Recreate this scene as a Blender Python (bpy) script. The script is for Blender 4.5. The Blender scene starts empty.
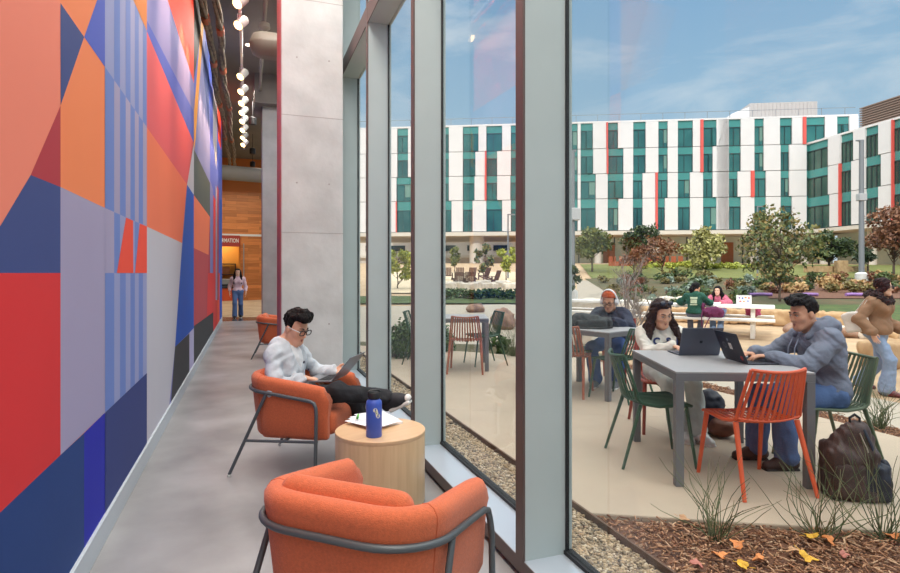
import bpy, bmesh, math, random
import numpy as np
from mathutils import Vector, Matrix, Euler

random.seed(7); np.random.seed(7)
SC = bpy.context.scene
COL = SC.collection
R = math.radians
EYE = 1.42
FPX = 567.0
TH = math.atan(202.0 / FPX)          # camera yaw to the right of the corridor axis
FW = Vector((math.sin(TH), math.cos(TH), 0)); RT = Vector((math.cos(TH), -math.sin(TH), 0))

def W(lat, d, z=0.0):
    """survey coordinates (right of view axis, along view axis, height) -> world"""
    p = RT * lat + FW * d
    return Vector((p.x, p.y, z))
def GP(px, py, z=0.0):
    d = FPX * (EYE - z) / (py - 273.0)
    return W((px - 450.0) / FPX * d, d, z)
def AT(px, py, d):
    return W((px - 450.0) / FPX * d, d, EYE + (273.0 - py) / FPX * d)
def LX(px, d): return (px - 450.0) / FPX * d
def heading(lat, d):
    """rotation about Z turning local +Y to the direction (lat, d)"""
    v = RT * lat + FW * d
    return math.atan2(-v.x, v.y)

# ------------------------------------------------------------------ materials
def srgb(c):
    out = []
    for v in c[:3]:
        v = v / 255.0
        out.append(v / 12.92 if v <= 0.04045 else ((v + 0.055) / 1.055) ** 2.4)
    return tuple(out) + (1.0,)
_mats = {}
def mat(name, rgb, rough=0.55, metal=0.0, var=0.0, scale=20.0, bump=0.0, bscale=None, rgb2=None, spec=None, emit=None, estr=0.0, stretch=None, coat=0.0, sheen=0.0):
    if name in _mats: return _mats[name]
    m = bpy.data.materials.new(name); m.use_nodes = True
    nt = m.node_tree; b = nt.nodes['Principled BSDF']
    c = srgb(rgb)
    b.inputs['Base Color'].default_value = c
    b.inputs['Roughness'].default_value = rough
    b.inputs['Metallic'].default_value = metal
    if spec is not None: b.inputs['Specular IOR Level'].default_value = spec
    if coat: b.inputs['Coat Weight'].default_value = coat
    if sheen: b.inputs['Sheen Weight'].default_value = sheen
    if emit: b.inputs['Emission Color'].default_value = srgb(emit); b.inputs['Emission Strength'].default_value = estr
    if var or bump or rgb2:
        tc = nt.nodes.new('ShaderNodeTexCoord'); mp = nt.nodes.new('ShaderNodeMapping')
        nt.links.new(tc.outputs['Object'], mp.inputs['Vector'])
        if stretch: mp.inputs['Scale'].default_value = stretch
        n = nt.nodes.new('ShaderNodeTexNoise'); n.inputs['Scale'].default_value = scale; n.inputs['Detail'].default_value = 5
        nt.links.new(mp.outputs[0], n.inputs['Vector'])
        if var or rgb2:
            rp = nt.nodes.new('ShaderNodeValToRGB')
            c2 = srgb(rgb2) if rgb2 else tuple(max(0, v * (1 - var)) for v in c[:3]) + (1,)
            c1 = c if rgb2 else tuple(min(1, v * (1 + var * 0.6)) for v in c[:3]) + (1,)
            rp.color_ramp.elements[0].position = 0.32; rp.color_ramp.elements[0].color = c2
            rp.color_ramp.elements[1].position = 0.68; rp.color_ramp.elements[1].color = c1
            nt.links.new(n.outputs['Fac'], rp.inputs['Fac']); nt.links.new(rp.outputs['Color'], b.inputs['Base Color'])
        if bump:
            n2 = nt.nodes.new('ShaderNodeTexNoise'); n2.inputs['Scale'].default_value = bscale or scale; n2.inputs['Detail'].default_value = 3
            nt.links.new(mp.outputs[0], n2.inputs['Vector'])
            bp = nt.nodes.new('ShaderNodeBump'); bp.inputs['Strength'].default_value = bump; bp.inputs['Distance'].default_value = 0.01
            nt.links.new(n2.outputs['Fac'], bp.inputs['Height']); nt.links.new(bp.outputs['Normal'], b.inputs['Normal'])
    _mats[name] = m
    return m

def leafmat(name, cols, rough=0.6):
    if name in _mats: return _mats[name]
    m = bpy.data.materials.new(name); m.use_nodes = True
    nt = m.node_tree; b = nt.nodes['Principled BSDF']; b.inputs['Roughness'].default_value = rough
    g = nt.nodes.new('ShaderNodeNewGeometry'); rp = nt.nodes.new('ShaderNodeValToRGB')
    els = rp.color_ramp.elements
    els[0].color = srgb(cols[0]); els[0].position = 0
    els[1].color = srgb(cols[-1]); els[1].position = 1
    for i, c in enumerate(cols[1:-1]):
        e = els.new((i + 1) / (len(cols) - 1)); e.color = srgb(c)
    nt.links.new(g.outputs['Random Per Island'], rp.inputs['Fac']); nt.links.new(rp.outputs['Color'], b.inputs['Base Color'])
    _mats[name] = m
    return m

def woodmat(name, c1, c2, axis='Z', scale=6, rough=0.45, planks=None):
    """long grained wood; planks=(length,height) adds staggered boards of differing tone"""
    if name in _mats: return _mats[name]
    m = bpy.data.materials.new(name); m.use_nodes = True
    nt = m.node_tree; b = nt.nodes['Principled BSDF']; b.inputs['Roughness'].default_value = rough
    tc = nt.nodes.new('ShaderNodeTexCoord'); mp = nt.nodes.new('ShaderNodeMapping')
    s = {'X': (0.6, 12, 12), 'Y': (12, 0.6, 12), 'Z': (12, 12, 0.6)}[axis]
    mp.inputs['Scale'].default_value = s
    nt.links.new(tc.outputs['Object'], mp.inputs['Vector'])
    n = nt.nodes.new('ShaderNodeTexNoise'); n.inputs['Scale'].default_value = scale; n.inputs['Detail'].default_value = 6; n.inputs['Distortion'].default_value = 0.4
    nt.links.new(mp.outputs[0], n.inputs['Vector'])
    rp = nt.nodes.new('ShaderNodeValToRGB')
    rp.color_ramp.elements[0].position = 0.3; rp.color_ramp.elements[0].color = srgb(c2)
    rp.color_ramp.elements[1].position = 0.7; rp.color_ramp.elements[1].color = srgb(c1)
    nt.links.new(n.outputs['Fac'], rp.inputs['Fac'])
    out = rp.outputs['Color']
    if planks:
        mp2 = nt.nodes.new('ShaderNodeMapping'); mp2.inputs['Rotation'].default_value = (R(90), 0, 0)
        nt.links.new(tc.outputs['Object'], mp2.inputs['Vector'])
        br = nt.nodes.new('ShaderNodeTexBrick'); br.inputs['Scale'].default_value = 1
        br.inputs['Brick Width'].default_value = planks[0]; br.inputs['Row Height'].default_value = planks[1]; br.inputs['Mortar Size'].default_value = 0.002
        br.inputs['Color1'].default_value = (1, 1, 1, 1); br.inputs['Color2'].default_value = (0.62, 0.58, 0.52, 1); br.inputs['Mortar'].default_value = (0.45, 0.4, 0.35, 1)
        nt.links.new(mp2.outputs[0], br.inputs['Vector'])
        mx = nt.nodes.new('ShaderNodeMix'); mx.data_type = 'RGBA'; mx.blend_type = 'MULTIPLY'; mx.inputs[0].default_value = 1
        nt.links.new(out, mx.inputs[6]); nt.links.new(br.outputs['Color'], mx.inputs[7]); out = mx.outputs[2]
    nt.links.new(out, b.inputs['Base Color'])
    _mats[name] = m
    return m

def glassmat(name, tint=(0.97, 0.985, 0.98), refl=0.045):
    if name in _mats: return _mats[name]
    m = bpy.data.materials.new(name); m.use_nodes = True
    nt = m.node_tree; nt.nodes.clear()
    o = nt.nodes.new('ShaderNodeOutputMaterial'); t = nt.nodes.new('ShaderNodeBsdfTransparent'); g = nt.nodes.new('ShaderNodeBsdfGlossy')
    t.inputs['Color'].default_value = tint + (1,); g.inputs['Roughness'].default_value = 0.02
    fr = nt.nodes.new('ShaderNodeLayerWeight'); fr.inputs['Blend'].default_value = 0.18
    ml = nt.nodes.new('ShaderNodeMath'); ml.operation = 'MULTIPLY_ADD'; ml.inputs[1].default_value = 0.13; ml.inputs[2].default_value = 0.006
    ml.use_clamp = True
    nt.links.new(fr.outputs['Fresnel'], ml.inputs[0])
    mx = nt.nodes.new('ShaderNodeMixShader')
    nt.links.new(ml.outputs[0], mx.inputs[0]); nt.links.new(t.outputs[0], mx.inputs[1]); nt.links.new(g.outputs[0], mx.inputs[2]); nt.links.new(mx.outputs[0], o.inputs[0])
    _mats[name] = m
    return m

# ------------------------------------------------------------------ mesh builder
class MB:
    def __init__(s): s.v = []; s.f = []; s.mi = []; s.cur = 0
    def add(s, vs, fs, M=None):
        n = len(s.v)
        s.v += [tuple(M @ Vector(p)) if M is not None else tuple(p) for p in vs]
        s.f += [tuple(n + i for i in f) for f in fs]; s.mi += [s.cur] * len(fs)
        return s
    def box(s, lo, hi, M=None):
        x0, y0, z0 = lo; x1, y1, z1 = hi
        vs = [(x0,y0,z0),(x1,y0,z0),(x1,y1,z0),(x0,y1,z0),(x0,y0,z1),(x1,y0,z1),(x1,y1,z1),(x0,y1,z1)]
        return s.add(vs, [(0,3,2,1),(4,5,6,7),(0,1,5,4),(1,2,6,5),(2,3,7,6),(3,0,4,7)], M)
    def beam(s, a, b, w, h, up=(0, 0, 1)):
        a = Vector(a); b = Vector(b); t = (b - a); L = t.length; t.normalize(); up = Vector(up)
        if abs(t.dot(up)) > 0.98: up = Vector((0, 1, 0))
        x = t.cross(up).normalized(); u = x.cross(t)
        M = Matrix((x, t, u)).transposed().to_4x4(); M.translation = a
        return s.box((-w/2, 0, -h/2), (w/2, L, h/2), M)
    def poly(s, pts, flip=False):
        n = len(s.v); s.v += [tuple(p) for p in pts]
        idx = tuple(range(n, n + len(pts)))
        s.f.append(idx[::-1] if flip else idx); s.mi.append(s.cur); return s
    def prism(s, pts2, z0, z1, M=None):
        k = len(pts2)
        vs = [(p[0], p[1], z0) for p in pts2] + [(p[0], p[1], z1) for p in pts2]
        fs = [tuple(range(k))[::-1], tuple(range(k, 2 * k))] + [(i, (i + 1) % k, k + (i + 1) % k, k + i) for i in range(k)]
        return s.add(vs, fs, M)
    def tube(s, pts, r, n=10, closed=False, cap=True, flat=1.0):
        pts = [Vector(p) for p in pts]; K = len(pts)
        rs = r if isinstance(r, (list, tuple)) else [r] * K
        prev = None; rings = []
        for i, p in enumerate(pts):
            if closed: t = pts[(i + 1) % K] - pts[i - 1]
            else: t = pts[min(i + 1, K - 1)] - pts[max(i - 1, 0)]
            t.normalize()
            if prev is None:
                a = Vector((0, 0, 1)) if abs(t.z) < 0.9 else Vector((0, 1, 0))
                u = t.cross(a).normalized()
            else:
                u = prev - t * prev.dot(t)
                u = u.normalized() if u.length > 1e-6 else t.orthogonal().normalized()
            prev = u; w = t.cross(u)
            rings.append([p + u * (math.cos(2*math.pi*j/n) * rs[i]) + w * (math.sin(2*math.pi*j/n) * rs[i] * flat) for j in range(n)])
        vs = [q for rg in rings for q in rg]; fs = []
        for i in range(K if closed else K - 1):
            a = i * n; b = ((i + 1) % K) * n
            for j in range(n): fs.append((a + j, a + (j+1) % n, b + (j+1) % n, b + j))
        if cap and not closed:
            fs.append(tuple(range(n))[::-1]); fs.append(tuple(range((K-1)*n, K*n)))
        return s.add(vs, fs)
    def cyl(s, a, b, r, n=16, r2=None): return s.tube([a, b], [r, r if r2 is None else r2], n)
    def lathe(s, prof, n=24, M=None):
        vs = []; fs = []; K = len(prof)
        for (r, z) in prof:
            for j in range(n): vs.append((r*math.cos(2*math.pi*j/n), r*math.sin(2*math.pi*j/n), z))
        for i in range(K-1):
            for j in range(n): fs.append((i*n+j, i*n+(j+1)%n, (i+1)*n+(j+1)%n, (i+1)*n+j))
        fs.append(tuple(range(n))[::-1]); fs.append(tuple(range((K-1)*n, K*n)))
        return s.add(vs, fs, M)
    def grid(s, rows, closed_u=False):
        """rows: list of equally long point lists"""
        n = len(rows[0]); vs = [p for r in rows for p in r]; fs = []
        for i in range(len(rows)-1):
            for j in range(n if closed_u else n-1):
                fs.append((i*n+j, i*n+(j+1)%n, (i+1)*n+(j+1)%n, (i+1)*n+j))
        return s.add(vs, fs)
    def ellipsoid(s, c, r, n=16, m=10, M=None):
        rows = []
        for i in range(m+1):
            a = -math.pi/2 + math.pi*i/m
            rows.append([(c[0]+r[0]*math.cos(a)*math.cos(2*math.pi*j/n), c[1]+r[1]*math.cos(a)*math.sin(2*math.pi*j/n), c[2]+r[2]*math.sin(a)) for j in range(n)])
        k = len(s.v); s.grid(rows, True)
        if M is not None:
            for i in range(k, len(s.v)): s.v[i] = tuple(M @ Vector(s.v[i]))
        return s
    def build(s, name, mats, parent=None, smooth=False, bevel=0.0, sub=0, loc=None):
        me = bpy.data.meshes.new(name)
        me.from_pydata(s.v, [], s.f)
        if not isinstance(mats, (list, tuple)): mats = [mats]
        for m in mats: me.materials.append(m)
        if len(mats) > 1: me.polygons.foreach_set('material_index', s.mi)
        bm = bmesh.new(); bm.from_mesh(me); bmesh.ops.remove_doubles(bm, verts=bm.verts, dist=1e-6)
        bmesh.ops.recalc_face_normals(bm, faces=bm.faces); bm.to_mesh(me); bm.free()
        o = bpy.data.objects.new(name, me); COL.objects.link(o)
        if parent is not None: o.parent = parent
        if loc is not None: o.location = loc
        if bevel:
            b = o.modifiers.new('b', 'BEVEL'); b.width = bevel; b.segments = 2; b.limit_method = 'ANGLE'; b.angle_limit = R(40)
        if sub:
            q = o.modifiers.new('s', 'SUBSURF'); q.levels = sub; q.render_levels = sub
        if smooth:
            me.polygons.foreach_set('use_smooth', [True] * len(me.polygons))
            if smooth == 'auto':
                try: me.set_sharp_from_angle(angle=R(42))
                except Exception: pass
        return o

def npmesh(name, v, f, m, parent=None, smooth=True):
    me = bpy.data.meshes.new(name)
    v = np.asarray(v, dtype=np.float32); f = np.asarray(f, dtype=np.int32)
    k = f.shape[1]
    me.vertices.add(len(v)); me.vertices.foreach_set('co', v.ravel())
    me.loops.add(f.size); me.loops.foreach_set('vertex_index', f.ravel())
    me.polygons.add(len(f)); me.polygons.foreach_set('loop_start', np.arange(len(f), dtype=np.int32) * k)
    me.update(calc_edges=True); me.validate()
    me.materials.append(m)
    if smooth: me.polygons.foreach_set('use_smooth', np.ones(len(me.polygons), dtype=bool))
    o = bpy.data.objects.new(name, me); COL.objects.link(o)
    if parent is not None: o.parent = parent
    return o

def tag(o, label, cat, group=None, kind=None):
    o['label'] = label; o['category'] = cat
    if group: o['group'] = group
    if kind: o['kind'] = kind
    return o
def struct(o, label=None):
    o['kind'] = 'structure'
    if label: o['label'] = label
    return o
def empty(name, loc, rz=0.0, label=None, cat=None, group=None):
    o = bpy.data.objects.new(name, None); COL.objects.link(o); o.empty_display_size = 0.1
    o.location = loc; o.rotation_euler = (0, 0, rz)
    if label: tag(o, label, cat, group)
    return o
def copytree(o, parent=None):
    c = o.copy(); COL.objects.link(c)
    if parent is not None: c.parent = parent
    for ch in list(o.children): copytree(ch, c)
    return c
def text_mesh(txt, size, depth=0.002, bold=0.0):
    cu = bpy.data.curves.new('t', 'FONT'); cu.body = txt; cu.size = size; cu.extrude = depth / 2; cu.offset = bold
    cu.align_x = 'CENTER'; cu.align_y = 'CENTER'; cu.resolution_u = 4
    ob = bpy.data.objects.new('t', cu); COL.objects.link(ob)
    dg = bpy.context.evaluated_depsgraph_get()
    me = bpy.data.meshes.new_from_object(ob.evaluated_get(dg))
    vs = [tuple(v.co) for v in me.vertices]; fs = [tuple(p.vertices) for p in me.polygons]
    bpy.data.objects.remove(ob); bpy.data.curves.remove(cu); bpy.data.meshes.remove(me)
    return vs, fs
def arc(c, r, a0, a1, n, z=0.0):
    return [(c[0] + r*math.cos(R(a0 + (a1-a0)*i/n)), c[1] + r*math.sin(R(a0 + (a1-a0)*i/n)), z) for i in range(n+1)]
INT_E = 120; LOB_E = 120; SUN_E = 2.3; SKY_ZEN = 3.4; EXPO = 0.0; CLOUD_LOC = (9.9, 4.0, 0.7)
# ================================================================== CAMERA / RENDER LOOK
cam = bpy.data.objects.new('camera', bpy.data.cameras.new('camera')); COL.objects.link(cam)
cam.location = (0, 0, EYE); cam.rotation_euler = (R(90), 0, -TH)
cam.data.sensor_width = 36; cam.data.lens = FPX / 900 * 36; cam.data.shift_y = -13.5 / 900
cam.data.clip_start = 0.05; cam.data.clip_end = 500
SC.camera = cam
SC.view_settings.view_transform = 'Standard'; SC.view_settings.look = 'None'; SC.view_settings.gamma = 1
SC.view_settings.use_curve_mapping = False
SC.cycles.use_denoising = True
SC.cycles.max_bounces = 8; SC.cycles.transparent_max_bounces = 12; SC.cycles.caustics_reflective = False; SC.cycles.caustics_refractive = False
SC.cycles.sample_clamp_indirect = 6

# ================================================================== INTERIOR MATERIALS
M_conc = mat('polished concrete', (146,145,146), 0.34, var=0.3, scale=1.6, bump=0.03, bscale=60, spec=0.4)
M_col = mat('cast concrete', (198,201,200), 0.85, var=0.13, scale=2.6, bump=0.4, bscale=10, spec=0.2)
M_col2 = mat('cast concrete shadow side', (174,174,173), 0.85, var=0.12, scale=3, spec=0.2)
M_alu = mat('grey green anodised aluminium', (172,184,184), 0.42, 0.0, var=0.03, scale=3, spec=0.5)
M_sill = mat('satin aluminium sill', (186,196,206), 0.3, 0.35)
M_bronze = mat('dark bronze aluminium', (92,78,74), 0.45, 0.2)
M_gask = mat('black gasket', (22,23,27), 0.6)
M_base = mat('grey baseboard', (186,193,200), 0.5)
M_white = mat('white trim', (228,228,226), 0.5)
M_ceil = mat('dark ceiling', (118,112,106), 0.85, var=0.12, scale=1.2)
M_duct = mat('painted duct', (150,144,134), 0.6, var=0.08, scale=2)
M_black = mat('black metal', (28,28,30), 0.45)
M_glass = glassmat('clear glazing')
M_dullred = mat('dull red', (178,100,106), 0.6)  # even red for the thin strip on the near column's left face

def floor_piece(name, x0, y0, x1, y1, z0, z1, m):
    return struct(MB().box((x0, y0, z0), (x1, y1, z1)).build(name, m))
floor_piece('floor', -0.725, -6, 1.45, 17.9, -0.2, 0, M_conc)
floor_piece('floor_lobby', -6, 17.9, 1.45, 25.3, -0.2, 0, mat('polished concrete lobby', (80,70,64), 0.2, var=0.2, scale=1.6))
struct(MB().box((-6.3, -6.3, 6.2), (1.41, 25.6, 6.5)).build('ceiling', M_ceil))
struct(MB().box((-14, -9, 6.5), (1.41, 27, 10.4)).build('roof', M_col2))  # unseen upper storeys, sized so their shadow covers the terrace
struct(MB().box((-1.1, -6, 0), (-0.727, 17.9, 6.2)).build('wall_core', mat('wall paint', (200,196,196), 0.6)))
struct(MB().box((-1.1, -6.3, 0), (1.41, -6, 6.2)).build('wall_back', mat('wall paint', (200,196,196), 0.6)))
struct(MB().box((-6.3, 17.6, 0), (-1.1, 17.9, 6.2)).build('wall_lobby_near', mat('wall paint', (200,196,196), 0.6)))
struct(MB().box((-6.3, 17.9, 0), (-6, 25.6, 6.2)).build('wall_lobby_left', mat('wall paint', (200,196,196), 0.6)))
struct(MB().box((-0.727, -6, 0), (-0.708, 17.9, 0.13)).build('baseboard_left', M_base, bevel=0.003))

# ------------------------------------------------------------------ the mural on the left wall
XM = -0.725
def onwall(px, py, off=0.0):
    q = (px - 450) / FPX; d = XM / (RT.x * q + FW.x)
    return (XM + off, d * (FW.y + q * RT.y), EYE + (273 - py) / FPX * d)
C = dict(salmon=(239,136,114), orange=(240,136,90), orange2=(236,124,92), navy=(66,80,134), red=(216,56,60), deep=(40,68,126), blue2=(42,48,168), slate=(56,68,124),
         maroon=(178,62,72), lav=(164,156,186), peri=(112,134,196), perl=(150,156,198), blue=(84,100,190), verm=(238,84,66), pink=(220,98,104), pale=(194,192,202),
         royal=(44,92,188), char=(66,68,72), lav2=(184,180,214), olive=(92,98,96), dk=(48,44,40), yel=(244,164,66), brown=(190,120,66), rose=(188,80,88), red2=(222,66,68), violet=(126,126,184), peri2=(130,134,186), red3=(232,72,50))
mur = MB(); murmats = []; murkey = {}
def P(c, *pts, layer=1):
    if c not in murkey: murkey[c] = len(murmats); murmats.append(mat('mural ' + c, C[c], 0.6, var=0.03, scale=0.8, spec=0.12))
    mur.cur = murkey[c]
    ps = [onwall(x, y, 0.0008 * layer) for x, y in pts]
    mur.poly(ps)
T = -330; L = -150; BT = 640
# vertical bands first
P('salmon', (L,T),(60.3,T),(60.3,BT),(L,BT), layer=0); P('orange', (60.3,T),(104.8,T),(104.8,BT),(60.3,BT), layer=0)
P('perl', (104.8,T),(146.6,T),(146.6,BT),(104.8,BT), layer=0); P('violet', (146.6,T),(193.8,T),(193.8,BT),(146.6,BT), layer=0)
P('blue', (193.8,T),(222,T),(222,BT),(193.8,BT), layer=0)
# first panel
P('maroon', (60.3,106),(60.3,187),(30.5,175)); P('navy', (30.5,175),(60.3,187),(60.3,273),(L,273),(L,420),(0,226)) if False else P('navy', (30.5,175),(60.3,187),(60.3,273),(L,273),(0,226))
P('red', (L,273),(60.3,273),(60.3,455),(L,655))
P('deep', (60.3,455),(84,433),(84,760),(L,760),(L,655)); P('blue2', (84,433),(104.8,412.5),(104.8,760),(84,760)); P('slate', (104.8,412.5),(146.6,373),(146.6,700),(104.8,700), layer=3)
# second panel
P('navy', (60.3,3),(84,37),(60.5,105)); P('blue', (84,37),(97,0),(104.8,-22),(104.8,67))
P('lav', (60.3,187),(104.8,208),(104.8,412.5),(60.3,455))
# striped panel
P('perl', (104.8,T),(146.6,T),(146.6,124),(104.8,67))
xs = [104.8,113.9,119.7,125.4,130.2,134.6,138.5,142.7,146.6]
dg = lambda x: 67 + (x-104.8)*(127-67)/41.8
lo = lambda x: 208 + (x-104.8)*(226.5-208)/41.8
for i in range(8):
    a, b = xs[i], xs[i+1]
    if i % 2: P('peri', (a,T),(b,T),(b,dg(b)),(a,dg(a)), layer=2)
    P('peri' if i % 2 == 0 else 'lav', (a,dg(a)),(b,dg(b)),(b,lo(b)),(a,lo(a)), layer=2)
    if i == 0: P('lav', (a,lo(a)),(b,lo(b)),(b,273),(a,273), layer=2)
    else: P('peri' if i % 2 else 'perl', (a,lo(a)),(b,lo(b)),(b,273),(a,273), layer=2)
    nv = lambda x: 412.5 - (x-104.8)*(412.5-373)/41.8
    P('peri' if i % 2 == 0 else 'perl', (a,273),(b,273),(b,nv(b)),(a,nv(a)), layer=2)
P('brown', (133,0),(125,T*.3),(146.6,T*.3),(146.6,31), layer=3)
P('verm', (125.6,217.5),(132.7,220.7),(133,273),(116.4,273), layer=3); P('verm', (139.4,223.5),(146.6,226.5),(146.6,273),(134.6,273), layer=3)
# fourth panel
P('red3', (167.6,0),(135,T),(193.8,T),(193.8,83))
P('blue', (146.6,31),(146.6,20),(193.8,112),(193.8,143))
P('pink', (146.6,31),(193.8,143),(187,184.5),(146.6,127)); P('orange2', (146.6,127),(187,184.5),(182,243),(146.6,226.5))
P('pale', (193.8,140),(193.8,195),(187,184.5)); P('pale', (146.6,226.5),(182,243),(175,346.5),(168.5,412),(146.6,520))
P('royal', (187,184.5),(193.8,195),(193.8,328),(175,346.8),(179,290))
P('char', (175,346.8),(189.3,333.5),(189.3,400),(168,440)); P('lav2', (189.3,333),(193.8,328),(193.8,420),(189.3,420))
# fifth panel
P('dk', (193.8,T),(202,T),(201.5,18),(200,40),(193.8,80)); P('yel', (201.5,18),(203.6,24),(195.4,140),(193.8,152),(193.8,112), layer=2)
P('peri2', (203.6,24),(206,40),(210,120),(210,183),(193.8,149),(195.4,140))
P('olive', (193.8,149),(210,183),(210,217),(193.8,195)); P('orange2', (193.8,195),(210,217),(208.6,255),(193.8,248))
P('rose', (193.8,248),(208.6,255),(207.5,290),(206.8,317),(193.8,326)); P('red2', (207.8,273),(214,273),(214,311.5),(206.8,317))
P('char', (193.8,326),(214,311.5),(214,345),(193.8,380)); P('red2', (214,230),(217,238),(217,340),(214,345)); P('maroon', (210,217),(214,228),(214,273),(208,273))
P('verm', (217,273),(220,273),(220,335),(217,340)); P('royal', (219.6,200),(222,200),(222,335),(219.6,335), layer=2)
P('violet', (210,180),(213,190),(213,273),(210,273), layer=2); P('red2', (213.2,195),(215.5,200),(215.5,338),(213.2,338), layer=2); P('lav', (215.5,185),(217.2,190),(217.2,300),(215.5,300), layer=2); P('maroon', (217.2,185),(218.6,190),(218.6,300),(217.2,300), layer=2)
P('pale', (213,60),(217.5,90),(216.5,170),(213,140)); P('red3', (216,60),(221,80),(221,150),(218,140), layer=2); P('navy', (205,40),(209,52),(209,130),(203,70), layer=2)
struct(mur.build('wall_left', murmats), 'long corridor wall covered by a mural of coloured triangles, stripes and blocks')

# ------------------------------------------------------------------ concrete columns
def column(name, x0, y0, x1, y1, z1, m):
    return struct(MB().box((x0, y0, 0), (x1, y1, z1)).build(name, m, bevel=0.012))
column('column_near', 0.372, 7.0, 1.10, 7.95, 6.2, M_col)
struct(MB().box((0.366, 7.02, 0), (0.3715, 7.94, 6.2)).build('trim_column_red', M_dullred))
mb = MB()
for z in (1.9, 3.3, 4.7): mb.box((0.371, 6.9985, z), (1.101, 7.0, z + 0.006))
for x in (0.55, 0.93):
    for z in (0.8, 2.5, 4.0):
        mb.cyl((x, 6.9985, z), (x, 7.0, z), 0.011, 10)
struct(mb.build('trim_form_joints', mat('form joint', (160,158,156), 0.9)))
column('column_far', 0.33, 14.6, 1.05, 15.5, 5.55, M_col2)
struct(MB().box((0.15, 14.3, 5.5), (1.4, 15.7, 6.2)).build('beam', M_ceil))

# ------------------------------------------------------------------ glazed wall on the right
XI, XG = 1.19, 1.413
fins = [-3.0, -1.22, 0.56, 2.33, 4.15, 5.92, 7.70, 9.5, 11.3, 13.1, 14.9, 16.7, 18.5, 20.3, 22.1, 23.9, 25.3]
for i, y in enumerate(fins):
    struct(MB().box((XI + 0.004, y, 0.09), (XG + 0.03, y + 0.075, 6.2)).build('trim_fin_%d' % (i + 1), M_alu, bevel=0.003))
    struct(MB().box((XI - 0.006, y - 0.001, 0.09), (XI + 0.006, y + 0.077, 6.2)).build('trim_cap_%d' % (i + 1), M_bronze, bevel=0.002))
struct(MB().box((XI, -6, 0.055), (XG, 25.3, 0.10)).build('sill', M_sill, bevel=0.003))
struct(MB().box((XI - 0.004, -6, 0.03), (XI, 25.3, 0.098)).build('trim_sill_face', M_bronze))
struct(MB().box((XI + 0.03, -6, 0.0), (XG + 0.06, 25.3, 0.055)).build('trim_sill_base', M_gask))
struct(MB().box((XG - 0.016, -6, 0.10), (XG + 0.03, 25.3, 0.118)).build('trim_gasket_sill', M_gask))
for i in range(len(fins) - 1):
    a, b = fins[i] + 0.075, fins[i+1]
    struct(MB().box((XI + 0.004, a, 4.065), (XG + 0.03, b, 4.25)).build('trim_transom_%d' % (i + 1), M_alu, bevel=0.003))
    struct(MB().box((XI - 0.004, a, 4.06), (XI + 0.004, b, 4.255)).build('trim_transom_cap_%d' % (i + 1), M_bronze))
    w = struct(MB().box((XG - 0.005, a, 0.118), (XG + 0.005, b, 4.065)).build('window_%d' % (i + 1), M_glass))
    g = MB()
    for y0, y1 in ((a, a + 0.010), (b - 0.010, b)): g.box((XG - 0.008, y0, 0.118), (XG + 0.008, y1, 4.065))
    g.build('window_frame', M_gask, w)
    struct(MB().box((XG - 0.005, a, 4.25), (XG + 0.005, b, 6.2)).build('window_upper_%d' % (i + 1), M_glass))

# ------------------------------------------------------------------ far end wall
YE = 25.3
M_oak = woodmat('oak boards', (232,152,84), (206,120,56), 'X', 3, 0.4, planks=(0.9, 0.13))
M_oakp = mat('plain orange fascia', (196,112,48), 0.5)
ew = MB(); ew.box((-0.30, YE, 0.22), (1.45, YE + 0.3, 4.8)); ew.box((-6, YE, 3.02), (-0.30, YE + 0.3, 4.8))
struct(ew.build('wall_end', M_oak))
struct(MB().box((-6, YE - 0.05, 4.8), (1.45, YE + 0.3, 6.2)).build('wall_end_fascia', M_oakp))
struct(MB().box((-6, YE - 0.03, 2.96), (1.45, YE + 0.02, 3.05)).build('trim_head', M_white))
struct(MB().box((-6, YE - 0.03, 0.0), (1.45, YE + 0.02, 0.2)).build('baseboard_end', M_white))
M_warm = mat('warm office wall', (206,150,70), 0.7)
rc_ = MB(); rc_.box((-6, YE + 1.5, 0.0), (-0.3, YE + 1.6, 3.1)); rc_.box((-0.36, YE + 0.3, 0.2), (-0.30, YE + 1.5, 3.1)); rc_.box((-6, YE + 0.3, 3.02), (-0.3, YE + 1.6, 3.1)); rc_.box((-6.1, YE, 0), (-6, YE + 1.6, 3.1)); rc_.box((-6, YE, -0.1), (-0.3, YE + 1.6, 0))
struct(rc_.build('wall_office', M_warm))
t = empty('service_counter', (-1.3, YE, 0.0), 0, 'orange service counter with dark top under the red sign at corridor end', 'counter')
MB().box((-1.8, -0.02, 0.2), (0.92, 0.5, 0.78)).build('counter_front', mat('orange laminate', (206,84,40), 0.5), t)
MB().box((-1.85, -0.06, 0.78), (0.93, 0.55, 0.83)).build('counter_top', M_black, t, bevel=0.005)
t = empty('wall_sign', (-1.22, YE - 0.06, 2.76), 0, 'red sign with white capital letters above the service counter', 'sign')
MB().box((-0.95, 0, -0.24), (0.90, 0.05, 0.22)).build('sign_board', mat('sign red', (172,62,52), 0.5), t)
v, f = text_mesh('INFORMATION', 0.235, 0.006, 0.004)
xm_ = max(p[0] for p in v) * 0.62
MB().add([(p[0] * 0.62, p[1], p[2]) for p in v], f, Matrix.Translation((0.85 - xm_, -0.006, 0)) @ Matrix.Rotation(R(90), 4, 'X')).build('lettering', mat('sign white', (245,240,235), 0.5), t)
t = empty('display_shelf', (-0.85, YE + 1.2, 0.83), 0, 'black open display shelf with small frames behind the service counter', 'shelf')
s = MB(); s.box((-0.35, 0, 0), (-0.31, 0.25, 1.0)); s.box((0.31, 0, 0), (0.35, 0.25, 1.0))
for z in (0.0, 0.5, 0.96): s.box((-0.35, 0, z), (0.35, 0.25, z + 0.04))
s.build('shelf_frame', M_black, t)
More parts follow.
